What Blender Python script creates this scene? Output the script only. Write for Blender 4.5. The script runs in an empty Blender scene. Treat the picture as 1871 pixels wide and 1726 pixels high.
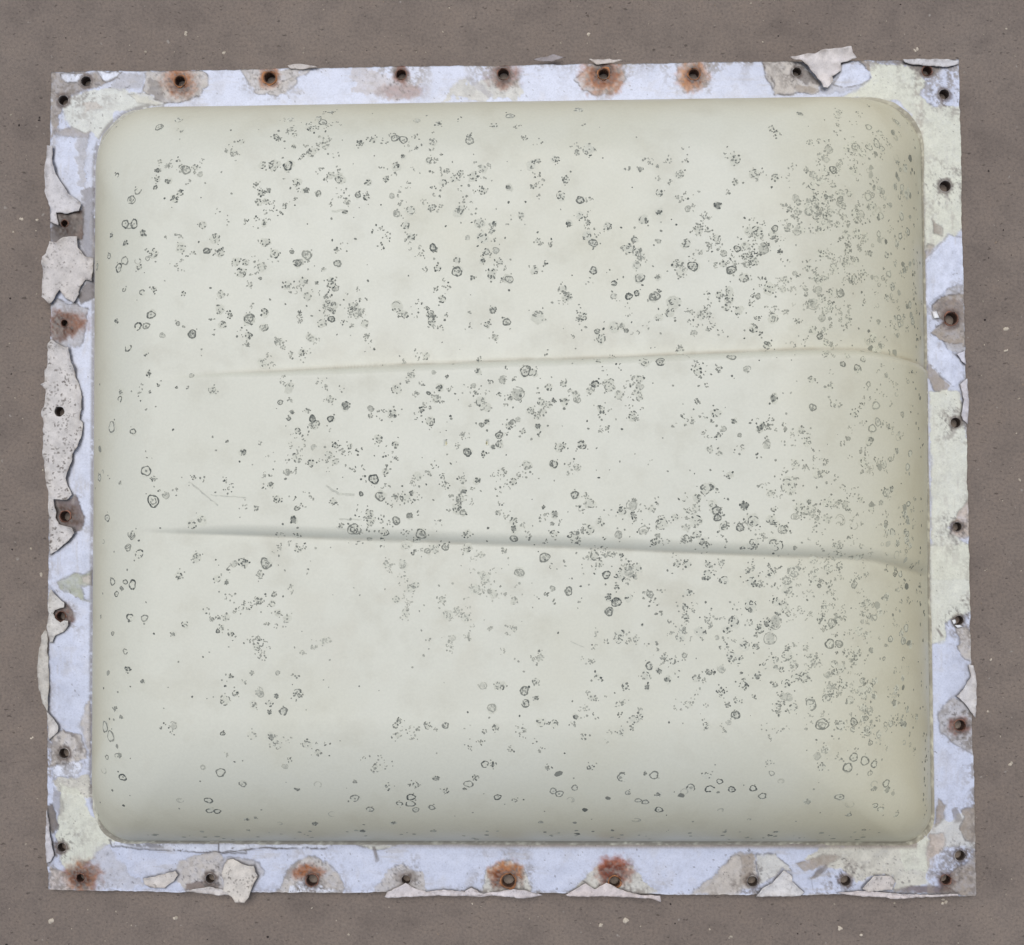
import bpy, math, random
import numpy as np
from mathutils import Vector, Matrix, Euler
from mathutils.bvhtree import BVHTree
from mathutils.geometry import delaunay_2d_cdt

# ------------------------------------------------------------------ camera, sky, sun, exposure
PW, PH = 1871, 1726
F, PPX, PPY = 2200.0, 935.5, 963.0
CAM_ROT = (0.0317543, 0.0269847, -0.0048379)
CAM_LOC = (0.0352721, -0.0790007, 1.0513311)

scene = bpy.context.scene
cam_data = bpy.data.cameras.new('camera')
cam = bpy.data.objects.new('camera', cam_data)
scene.collection.objects.link(cam)
cam.location = CAM_LOC
cam.rotation_euler = CAM_ROT
cam_data.sensor_fit = 'HORIZONTAL'
cam_data.sensor_width = 36.0
cam_data.lens = F / PW * 36.0
cam_data.shift_x = (PW / 2 - PPX) / PW
cam_data.shift_y = (PPY - PH / 2) / PW
cam_data.clip_start = 0.01
cam_data.clip_end = 100.0
scene.camera = cam

SUN_ELEV, SUN_AZ = math.radians(75), math.radians(-14)      # azimuth from +Y (top of the picture), negative = left
world = bpy.data.worlds.new('World'); scene.world = world
world.use_nodes = True
nt = world.node_tree; nt.nodes.clear()
sky = nt.nodes.new('ShaderNodeTexSky'); sky.sky_type = 'NISHITA'; sky.sun_disc = False
sky.sun_elevation = SUN_ELEV; sky.sun_rotation = SUN_AZ
sky.air_density = 1.0; sky.dust_density = 1.5; sky.ozone_density = 1.0
hs = nt.nodes.new('ShaderNodeHueSaturation'); hs.inputs['Saturation'].default_value = 1.0
bg = nt.nodes.new('ShaderNodeBackground'); bg.inputs['Strength'].default_value = 0.05
wo = nt.nodes.new('ShaderNodeOutputWorld')
nt.links.new(sky.outputs[0], hs.inputs['Color']); nt.links.new(hs.outputs[0], bg.inputs['Color'])
nt.links.new(bg.outputs[0], wo.inputs['Surface'])

sun_data = bpy.data.lights.new('sun', 'SUN')
sun_data.energy = 1.5; sun_data.angle = math.radians(48); sun_data.color = (1.0, 0.98, 0.95)
sun = bpy.data.objects.new('sun', sun_data); scene.collection.objects.link(sun)
sd = Vector((math.sin(SUN_AZ) * math.cos(SUN_ELEV), math.cos(SUN_AZ) * math.cos(SUN_ELEV), math.sin(SUN_ELEV)))
sun.rotation_euler = sd.to_track_quat('Z', 'Y').to_euler()
sun.location = (0, 0, 3)

scene.view_settings.view_transform = 'Standard'
scene.view_settings.look = 'None'
scene.view_settings.gamma = 1.0
scene.view_settings.exposure = 0.53
scene.view_settings.use_curve_mapping = False

# ------------------------------------------------------------------ helpers
rng = np.random.default_rng(7)
random.seed(7)
CR = np.array(Euler(CAM_ROT, 'XYZ').to_matrix())
CL = np.array(CAM_LOC)
ZF = 0.009                                        # flange top above the ground


def project(P):
    d = (np.asarray(P, float) - CL) @ CR
    return np.stack([PPX + F * d[..., 0] / -d[..., 2], PPY - F * d[..., 1] / -d[..., 2]], -1)


def ray(p):
    p = np.asarray(p, float)
    d = np.stack([(p[..., 0] - PPX) / F, -(p[..., 1] - PPY) / F, -np.ones(p.shape[:-1])], -1)
    return d @ CR.T


def plane(p, z=ZF):                               # a place on the cover's rim (read off the photo) in metres
    d = ray(p)
    s = (z - CL[2]) / d[..., 2]
    return CL + d * s[..., None]


def lin(r, g, b):
    c = np.array([r, g, b], float) / 255
    return np.where(c <= 0.04045, c / 12.92, ((c + 0.055) / 1.055) ** 2.4)


def _hash(ix, iy, s):
    h = (ix.astype(np.int64) * 374761393 + iy.astype(np.int64) * 668265263 + s * 1274126177) & 0xFFFFFFFF
    h = ((h ^ (h >> 13)) * 1274126177) & 0xFFFFFFFF
    return ((h ^ (h >> 16)) & 0xFFFF) / 65535.0


def noise(x, y, s=0):
    ix, iy = np.floor(x), np.floor(y)
    fx, fy = x - ix, y - iy
    fx = fx * fx * (3 - 2 * fx); fy = fy * fy * (3 - 2 * fy)
    a, b = _hash(ix, iy, s), _hash(ix + 1, iy, s)
    c, d = _hash(ix, iy + 1, s), _hash(ix + 1, iy + 1, s)
    return (a * (1 - fx) + b * fx) * (1 - fy) + (c * (1 - fx) + d * fx) * fy


def fbm(x, y, s=0, o=4):
    v, a, t = 0, 1.0, 0
    for i in range(o):
        v = v + a * noise(x * 2 ** i + 13.7 * i, y * 2 ** i - 7.1 * i, s + i)
        t += a; a *= 0.55
    return v / t


def sstep(a, b, x):
    t = np.clip((x - a) / (b - a), 0, 1)
    return t * t * (3 - 2 * t)


def in_poly(x, y, poly):
    r = np.zeros(x.shape, bool)
    n = len(poly)
    for i in range(n):
        (x0, y0), (x1, y1) = poly[i], poly[(i + 1) % n]
        if y0 == y1: continue
        c = ((y0 > y) != (y1 > y)) & (x < (x1 - x0) * (y - y0) / (y1 - y0) + x0)
        r ^= c
    return r


def poly_dist(x, y, poly):
    d = np.full(x.shape, 1e9)
    n = len(poly)
    for i in range(n):
        (x0, y0), (x1, y1) = poly[i], poly[(i + 1) % n]
        dx, dy = x1 - x0, y1 - y0
        L = dx * dx + dy * dy + 1e-9
        t = np.clip(((x - x0) * dx + (y - y0) * dy) / L, 0, 1)
        d = np.minimum(d, np.hypot(x - x0 - t * dx, y - y0 - t * dy))
    return d


def mesh_obj(name, verts, faces, mat, parent=None, smooth=True, cols=None, rough=None):
    me = bpy.data.meshes.new(name)
    me.from_pydata([tuple(map(float, v)) for v in verts] if not isinstance(verts, np.ndarray) else verts.tolist(), [],
                   faces.tolist() if isinstance(faces, np.ndarray) else faces)
    if smooth:
        me.polygons.foreach_set('use_smooth', [True] * len(me.polygons))
    if cols is not None:
        ca = me.color_attributes.new('Col', 'FLOAT_COLOR', 'POINT')
        c4 = np.ones((len(verts), 4), np.float32); c4[:, :3] = cols
        ca.data.foreach_set('color', c4.ravel())
    if rough is not None:
        at = me.attributes.new('gloss', 'FLOAT', 'POINT')
        at.data.foreach_set('value', np.asarray(rough, np.float32))
    me.materials.append(mat); me.update()
    o = bpy.data.objects.new(name, me); scene.collection.objects.link(o)
    if parent is not None: o.parent = parent
    return o


# ------------------------------------------------------------------ materials
def new_mat(name):
    m = bpy.data.materials.new(name); m.use_nodes = True
    n = m.node_tree.nodes; l = m.node_tree.links
    return m, n, l, n['Principled BSDF']


def nz(n, l, vec, scale, detail=4, rough=0.6):
    t = n.new('ShaderNodeTexNoise'); t.inputs['Scale'].default_value = scale
    t.inputs['Detail'].default_value = detail; t.inputs['Roughness'].default_value = rough
    l.new(vec, t.inputs['Vector']); return t


def ramp(n, l, fac, stops):
    r = n.new('ShaderNodeValToRGB')
    e = r.color_ramp.elements
    while len(e) < len(stops): e.new(0.5)
    for i, (p, c) in enumerate(stops):
        e[i].position = p; e[i].color = (*c, 1) if len(c) == 3 else c
    l.new(fac, r.inputs['Fac']); return r


def mixc(n, l, kind, fac, a, b):
    m = n.new('ShaderNodeMix'); m.data_type = 'RGBA'; m.blend_type = kind
    for s, v in ((0, fac), (6, a), (7, b)):
        if hasattr(v, 'default_value') or hasattr(v, 'links'): l.new(v, m.inputs[s])
        else: m.inputs[s].default_value = v if s == 0 else (*v, 1)
    return m.outputs[2]


def mat_concrete():
    m, n, l, b = new_mat('concrete')
    tc = n.new('ShaderNodeTexCoord'); v = tc.outputs['Object']
    big = nz(n, l, v, 9, 4); mid = nz(n, l, v, 30, 6, .62); fine = nz(n, l, v, 420, 5, .7)
    c1 = ramp(n, l, big.outputs['Fac'], [(.32, (.208, .167, .139)), (.68, (.236, .192, .160))])
    c2 = ramp(n, l, mid.outputs['Fac'], [(.28, (.80, .80, .81)), (.5, (1, 1, 1)), (.75, (1.10, 1.08, 1.05))])
    c3 = ramp(n, l, fine.outputs['Fac'], [(.28, (.70, .70, .70)), (.48, (1, 1, 1)), (.74, (1.25, 1.23, 1.2))])
    col = mixc(n, l, 'MULTIPLY', 1.0, c1.outputs[0], c2.outputs[0])
    col = mixc(n, l, 'MULTIPLY', 1.0, col, c3.outputs[0])
    # dark pits, stretched by the trowel
    mp = n.new('ShaderNodeMapping'); mp.inputs['Scale'].default_value = (1, 1.9, 1); mp.inputs['Rotation'].default_value = (0, 0, .25)
    l.new(v, mp.inputs['Vector'])
    pit = nz(n, l, mp.outputs[0], 165, 2, .5)
    pr = ramp(n, l, pit.outputs['Fac'], [(.275, (.40, .39, .39)), (.345, (1, 1, 1))])
    col = mixc(n, l, 'MULTIPLY', .8, col, pr.outputs[0])
    # pale cement flecks
    fl = nz(n, l, v, 150, 2, .5)
    fr = ramp(n, l, fl.outputs['Fac'], [(.72, (0, 0, 0)), (.78, (1, 1, 1))])
    col = mixc(n, l, 'MIX', fr.outputs[0], col, (.34, .30, .26))
    fb = nz(n, l, v, 60, 3, .6)
    fr2 = ramp(n, l, fb.outputs['Fac'], [(.70, (0, 0, 0)), (.80, (.45, .45, .45))])
    col = mixc(n, l, 'MIX', fr2.outputs[0], col, (.30, .26, .22))
    l.new(col, b.inputs['Base Color'])
    b.inputs['Roughness'].default_value = .78
    b.inputs['Specular IOR Level'].default_value = .35
    bp = n.new('ShaderNodeBump'); bp.inputs['Strength'].default_value = .55; bp.inputs['Distance'].default_value = .0012
    add = n.new('ShaderNodeMath'); add.operation = 'ADD'
    l.new(mid.outputs['Fac'], add.inputs[0]); l.new(fine.outputs['Fac'], add.inputs[1])
    l.new(add.outputs[0], bp.inputs['Height']); l.new(bp.outputs[0], b.inputs['Normal'])
    return m


DOME_ALB = (0.710, 0.702, 0.590)


def mat_dome():
    m, n, l, b = new_mat('aged_cream_paint')
    tc = n.new('ShaderNodeTexCoord'); v = tc.outputs['Object']
    big = nz(n, l, v, 4.5, 5, .6); mid = nz(n, l, v, 26, 6, .65); fine = nz(n, l, v, 520, 3, .6)
    c1 = ramp(n, l, big.outputs['Fac'], [(.3, DOME_ALB), (.5, (.716, .710, .604)), (.72, (.680, .666, .542))])
    c2 = ramp(n, l, mid.outputs['Fac'], [(.3, (1, 1, 1)), (.52, (1, 1, 1)), (.72, (.93, .92, .905))])
    c3 = ramp(n, l, fine.outputs['Fac'], [(.3, (.965, .965, .965)), (.7, (1.02, 1.02, 1.02))])
    col = mixc(n, l, 'MULTIPLY', 1.0, c1.outputs[0], c2.outputs[0])
    col = mixc(n, l, 'MULTIPLY', 1.0, col, c3.outputs[0])
    at = n.new('ShaderNodeAttribute'); at.attribute_name = 'Col'
    col = mixc(n, l, 'MULTIPLY', 1.0, col, at.outputs['Color'])
    l.new(col, b.inputs['Base Color'])
    rr = ramp(n, l, mid.outputs['Fac'], [(.3, (.34,) * 3), (.7, (.48,) * 3)])
    l.new(rr.outputs[0], b.inputs['Roughness'])
    b.inputs['Specular IOR Level'].default_value = .4
    bp = n.new('ShaderNodeBump'); bp.inputs['Strength'].default_value = .12; bp.inputs['Distance'].default_value = .0006
    l.new(mid.outputs['Fac'], bp.inputs['Height']); l.new(bp.outputs[0], b.inputs['Normal'])
    return m


def mat_attr(name, rough=.6, spec=.4, grain=700, gl=False, bump=.25):
    m, n, l, b = new_mat(name)
    tc = n.new('ShaderNodeTexCoord'); v = tc.outputs['Object']
    at = n.new('ShaderNodeAttribute'); at.attribute_name = 'Col'
    f = nz(n, l, v, grain, 4, .65); g = nz(n, l, v, grain / 6, 4, .6)
    c3 = ramp(n, l, f.outputs['Fac'], [(.28, (.86, .86, .86)), (.5, (1, 1, 1)), (.72, (1.06, 1.06, 1.06))])
    c4 = ramp(n, l, g.outputs['Fac'], [(.3, (.93, .93, .93)), (.6, (1.02, 1.02, 1.02))])
    col = mixc(n, l, 'MULTIPLY', 1.0, at.outputs['Color'], c3.outputs[0])
    col = mixc(n, l, 'MULTIPLY', 1.0, col, c4.outputs[0])
    l.new(col, b.inputs['Base Color'])
    if gl:
        ga = n.new('ShaderNodeAttribute'); ga.attribute_name = 'gloss'
        l.new(ga.outputs['Fac'], b.inputs['Roughness'])
    else:
        b.inputs['Roughness'].default_value = rough
    b.inputs['Specular IOR Level'].default_value = spec
    if bump:
        bp = n.new('ShaderNodeBump'); bp.inputs['Strength'].default_value = bump; bp.inputs['Distance'].default_value = .0004
        l.new(f.outputs['Fac'], bp.inputs['Height']); l.new(bp.outputs[0], b.inputs['Normal'])
    return m


M_CONC = mat_concrete()
M_DOME = mat_dome()
M_FLANGE = mat_attr('weathered_gelcoat', gl=True, spec=.5, bump=.12)
M_FLAKE_OR_GLINT = mat_attr('peeling_paint_and_glint', rough=.7, spec=.3)
M_MOULD = mat_attr('mould', rough=.85, spec=.15, bump=0)
M_HOLE = mat_attr('rusty_hole', rough=.55, spec=.5, grain=900, bump=.5)
M_GRIT = mat_attr('grit', rough=.9, spec=.2)

# ------------------------------------------------------------------ ground
gs = 30.0
ground = mesh_obj('ground', [(-gs, -gs, 0), (gs, -gs, 0), (gs, gs, 0), (-gs, gs, 0)], [(0, 1, 2, 3)], M_CONC, smooth=False)
ground['kind'] = 'structure'
ground['label'] = 'grey brown worn concrete floor'

# ------------------------------------------------------------------ the cover
cover = bpy.data.objects.new('moulded_cover', None); scene.collection.objects.link(cover)
cover.empty_display_size = .1
cover['label'] = 'cream domed fibreglass cover with mould spots and peeling rusty bolted rim'
cover['category'] = 'cover'

# ---- dome: lofted rings; every side has its own wall and shoulder
DOME_PX = dict(L=178.0, R=1692.0, T=194.0, B=1537.0)       # foot of the dome on the rim
xL = plane((DOME_PX['L'], 900))[0]; xR = plane((DOME_PX['R'], 900))[0]
yT = plane((900, DOME_PX['T']))[1]; yB = plane((900, DOME_PX['B']))[1]
HD = 0.098
SIDES = {'T': (0.074, 17), 'R': (0.150, 17), 'B': (0.124, 16), 'L': (0.074, 17)}   # shoulder radius, draft
CORN = {'TR': .046, 'TL': .045, 'BL': .033, 'BR': .026}
NF, NW, NS = 24, 60, 900


def side_profile(R, draft):
    a = math.radians(90 - draft); fr = .004
    pts = []
    for i in range(NF):                            # small concave fillet at the foot
        t = i / NF
        ang = a * t
        pts.append((-fr * math.tan(a / 2) + fr * math.sin(ang), fr * (1 - math.cos(ang))))
    x0, z0 = -fr * math.tan(a / 2) + fr * math.sin(a), fr * (1 - math.cos(a))
    vs = R * (1 - math.cos(a))
    zw = max(HD - vs, z0 + .001)
    Rv = (HD - zw) / (1 - math.cos(a))
    run = (zw - z0) / math.tan(a)
    for i in range(NW):
        t = i / NW
        pts.append((x0 + run * t, z0 + (zw - z0) * t))
    xa = x0 + run
    for i in range(NS + 1):
        ang = a * (1 - i / NS)
        pts.append((xa + R * (math.sin(a) - math.sin(ang)), zw + Rv * (math.cos(ang) - math.cos(a))))
    return np.array(pts)


PR = {}
ss = np.linspace(0, 1, 86)
ZL = np.unique(np.round(np.concatenate([[0, .0003, .0008, .0014, .002, .003, .0045], HD * (1 - (1 - ss) ** 2)[2:]]), 7))
for k_, v_ in SIDES.items():                      # every side: inset as a function of height
    q_ = side_profile(*v_)
    PR[k_] = np.stack([np.interp(ZL, q_[:, 1], q_[:, 0]), ZL], 1)
NRING = len(ZL)
NX, NY, NA = 330, 300, 56


def ring(k):
    i = {s: PR[s][k, 0] for s in 'TRBL'}; z = {s: PR[s][k, 1] for s in 'TRBL'}
    l, r, t, b = xL + i['L'], xR - i['R'], yT - i['T'], yB + i['B']
    g = k / (NRING - 1)
    rad = {c: CORN[c] * (1 + .55 * g) for c in CORN}
    out = []

    def arc(cx, cy, rr, a0, za, zb):
        for q in range(NA):
            s = q / NA; a = math.radians(a0 - 90 * s); w = s * s * (3 - 2 * s)
            out.append((cx + rr * math.cos(a), cy + rr * math.sin(a), za * (1 - w) + zb * w))

    def line(p, q, zz, n):
        for j in range(n):
            s = j / n
            out.append((p[0] + (q[0] - p[0]) * s, p[1] + (q[1] - p[1]) * s, zz))
    line((l + rad['TL'], t), (r - rad['TR'], t), z['T'], NX)
    arc(r - rad['TR'], t - rad['TR'], rad['TR'], 90, z['T'], z['R'])
    line((r, t - rad['TR']), (r, b + rad['BR']), z['R'], NY)
    arc(r - rad['BR'], b + rad['BR'], rad['BR'], 0, z['R'], z['B'])
    line((r - rad['BR'], b), (l + rad['BL'], b), z['B'], NX)
    arc(l + rad['BL'], b + rad['BL'], rad['BL'], -90, z['B'], z['L'])
    line((l, b + rad['BL']), (l, t - rad['TL']), z['L'], NY)
    arc(l + rad['TL'], t - rad['TL'], rad['TL'], 180, z['L'], z['T'])
    return np.array(out)


rings = [ring(k) for k in range(NRING)]
NP = len(rings[0])
last = rings[-1]
cxm, cym = last[:, 0].mean(), last[:, 1].mean()
spine = np.stack([np.clip(last[:, 0], cxm - .05, cxm + .05) * .3 + cxm * .7, np.full(NP, cym), last[:, 2]], 1)
NI = 130
for i in range(1, NI + 1):
    s = i / NI
    q = last * (1 - s) + spine * s
    q[:, 2] = HD + .0045 * (1 - (1 - s) ** 2)
    rings.append(q)
G = np.array(rings)                               # rings x perimeter x 3
# soften the junction shoulder / crown
for _ in range(6):
    G[NRING - 8:NRING + 8, :, 2] = (G[NRING - 9:NRING + 7, :, 2] + 2 * G[NRING - 8:NRING + 8, :, 2] + G[NRING - 7:NRING + 9, :, 2]) / 4
# raised flaring middle panel: pushed out along the surface normal
du = np.roll(G, -1, 1) - np.roll(G, 1, 1)
dv = np.gradient(G, axis=0)
nrm = np.cross(dv, du)
nrm /= np.linalg.norm(nrm, axis=2, keepdims=True) + 1e-12
nrm[nrm[..., 2] < 0] *= -1


def top_xy(p, z=ZF + HD + .003):
    return plane(p, z)


u0, u1 = top_xy((300, 687)), top_xy((1520, 636))
l0, l1 = top_xy((250, 970)), top_xy((1600, 1021))
X, Y = G[..., 0], G[..., 1]
yu = u0[1] + (X - u0[0]) * (u1[1] - u0[1]) / (u1[0] - u0[0])
yl = l0[1] + (X - l0[0]) * (l1[1] - l0[1]) / (l1[0] - l0[0])
yl = yl - .010 * sstep(xR - .085, xR - .004, X) + (fbm(X * 14, X * 0 + 2, 5, 2) - .5) * .0012
yu = yu - .005 * sstep(xR - .085, xR - .004, X) + (fbm(X * 14, X * 0 + 9, 5, 2) - .5) * .0012
amp = .0078 * sstep(u0[0] - .03, u0[0] + .16, X) + .0020 * sstep(u0[0] + .2, u1[0] + .1, X)
ampl = .0047 * sstep(l0[0] - .012, l0[0] + .10, X) + .0014 * sstep(u0[0] + .2, u1[0] + .1, X)


def rise(d, w):                                   # sharp crease at the foot, soft round at the top
    t = np.clip(d / w, 0, 1)
    return 1 - (1 - t) ** 2.2


up = rise(yu - Y, .0035 + .0045 * amp / .0098)
lo = rise(Y - yl, .003 + .009 * ampl / .0066)
mid_w = sstep(0, 1, (Y - yl) / np.maximum(yu - yl, 1e-6))
footk = (.34 + .66 * sstep(.25, .9, nrm[..., 2])) * sstep(.0015, .03, G[..., 2])      # less on the steep wall
disp = (amp * mid_w + ampl * (1 - mid_w)) * up * lo * footk * (G[..., 2] > .0005)
G = G + nrm * disp[..., None]
G[..., 2] += ZF
# a little unevenness of a hand-laid moulding
G[..., 2] += (fbm(X * 9 + 5, Y * 9 + 3, 3, 3) - .5) * .0016 * sstep(.02, .09, G[..., 2])
DV = G.reshape(-1, 3)
NR = G.shape[0]
faces = []
for k in range(NR - 1):
    a = k * NP + np.arange(NP); bq = k * NP + (np.arange(NP) + 1) % NP
    faces.append(np.stack([a, a + NP, bq + NP, bq], 1))
DF = np.concatenate(faces)[:, ::-1]
# old grime along creases and foot, plus painted light tints (multiplies the paint colour)
dirt_and_light = np.ones((NR, NP, 3))
Xo, Yo, Zo = G[..., 0], G[..., 1], G[..., 2]
n1 = fbm(Xo * 90, Yo * 90, 11, 3); n2 = fbm(Xo * 500, Yo * 500, 17, 3)
cr_u = np.exp(-((Y - yu - .0008) / .0014) ** 2) * sstep(u0[0], u0[0] + .12, X) * (.35 + .65 * n1)
cr_l = np.exp(-((Y - yl) / .0012) ** 2) * sstep(l0[0] + .02, l0[0] + .2, X) * (.2 + .5 * n1)
halo = (np.exp(-np.abs(Y - yu - .012) / .012) * (Y > yu) * .25 + np.exp(-np.abs(Y - yl + .012) / .02) * (Y < yl) * .22) * sstep(.45, .7, n1)
k = np.clip(.62 * cr_u + .5 * cr_l + .36 * halo, 0, .8)[..., None]
dirt_and_light = dirt_and_light * (1 - k) + k * np.array([.52, .45, .37])
# faint brown haze and smudges left by standing water
hz = np.zeros(X.shape)
for hx_, hy_, ra_, rb_, st_ in [(760, 1130, 260, 130, .30), (960, 330, 60, 60, .25), (640, 1010, 200, 50, .25), (620, 640, 260, 45, .22), (1150, 610, 260, 40, .20), (1240, 1100, 160, 80, .16), (420, 1200, 120, 120, .12), (1500, 520, 120, 200, .16)]:
    c_ = top_xy((hx_, hy_))
    e_ = np.exp(-(((X - c_[0]) / (ra_ * .435e-3)) ** 2 + ((Y - c_[1]) / (rb_ * .435e-3)) ** 2))
    hz = np.maximum(hz, e_ * st_)
hz = (hz * sstep(.38, .68, fbm(X * 38, Y * 38, 233, 5)))[..., None]
dirt_and_light = dirt_and_light * (1 - hz) + hz * dirt_and_light * np.array([.80, .74, .68])
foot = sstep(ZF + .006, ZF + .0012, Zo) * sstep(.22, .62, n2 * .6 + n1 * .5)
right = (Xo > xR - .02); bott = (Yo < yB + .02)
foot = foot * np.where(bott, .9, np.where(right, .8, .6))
dirt_and_light = dirt_and_light * (1 - foot[..., None]) + foot[..., None] * np.array([.40, .37, .37])
yel = np.clip(sstep(xR - .20, xR - .01, Xo) * .85 + .3 * sstep(yB + .07, yB, Yo) + .06, 0, 1)[..., None]          # warm light on the right and bottom sides, painted into the colour
dirt_and_light = dirt_and_light * (1 - yel) + dirt_and_light * yel * np.array([1.03, .98, .86])
flank = (sstep(1.0, .45, nrm[..., 2]) * .9)[..., None]              # flanks get less blue sky; that warmer light is painted in
dirt_and_light = dirt_and_light * (1 - flank) + dirt_and_light * flank * np.array([1.03, .99, .90])
dome = mesh_obj('dome', DV, DF, M_DOME, cover, cols=dirt_and_light.reshape(-1, 3))
BV = BVHTree.FromPolygons([Vector(v) for v in DV.tolist()], DF.tolist())

# ------------------------------------------------------------------ rim: holes and colours
HOLES = [  # x, y, radius (photo px), kind: 0 plain, 1 rusty, 2 crusted rust
    (157, 148, 9, 0), (116, 183, 9, 0), (329, 148, 9, 2), (493, 142, 10, 2), (733, 136, 9, 1), (920, 135, 10, 1),
    (1103, 135, 9, 2), (1268, 135, 9, 2), (1456, 131, 8, 0), (1694, 129, 8, 1), (1725, 172, 9, 0), (1727, 340, 10, 0),
    (1738, 582, 11, 1), (1746, 772, 9, 0), (1749, 962, 8, 0), (1752, 1133, 8, 0), (1754, 1325, 9, 1), (1754, 1563, 9, 0),
    (1728, 1607, 8, 1), (1545, 1609, 9, 0), (1375, 1610, 9, 0), (1123, 1611, 9, 2), (929, 1609, 11, 2), (742, 1607, 8, 0),
    (570, 1608, 10, 1), (384, 1605, 8, 0), (147, 1604, 7, 1), (113, 1548, 8, 0), (117, 1376, 9, 0), (111, 1126, 8, 1),
    (119, 943, 9, 1), (110, 752, 9, 0), (118, 590, 6, 1), (118, 408, 6, 1)]
PXM = 0.8 / 1680.0                                # metres per photo pixel on the rim
T1 = (50, 80, .2672); T2 = (500, 80, .2672); T3 = (950, 80, .2672); T4 = (1350, 60, .2672)
T5 = (50, 450, .23166); T6 = (50, 830, .23166); T7 = (50, 1200, .28965); T8 = (400, 1450, .2672)
T9 = (850, 1450, .2672); T10 = (1300, 1350, .30518); T11 = (1600, 1000, .23183); T12 = (1550, 600, .26077); T13 = (1500, 250, .23173)


def tp(t, pts):
    return [(t[0] + x * t[2], t[1] + y * t[2]) for x, y in pts]


C = {'W': lin(199, 204, 221) / .92, 'C': lin(206, 206, 190) / .88, 'T': lin(152, 140, 128) / .88, 'T2': lin(183, 175, 166) / .88,
     'G': lin(176, 173, 174) / .88, 'D': lin(118, 110, 106) / .88, 'B': lin(92, 68, 57) / .88, 'P': lin(186, 172, 160) / .88,
     'LW': lin(213, 216, 226) / .88, 'GR': lin(150, 152, 118) / .88, 'CT': lin(196, 192, 178) / .88}
GL = {'W': .30, 'C': .4, 'T': .5, 'T2': .45, 'G': .55, 'D': .6, 'B': .45, 'P': .5, 'LW': .3, 'GR': .5, 'CT': .5}
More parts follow.
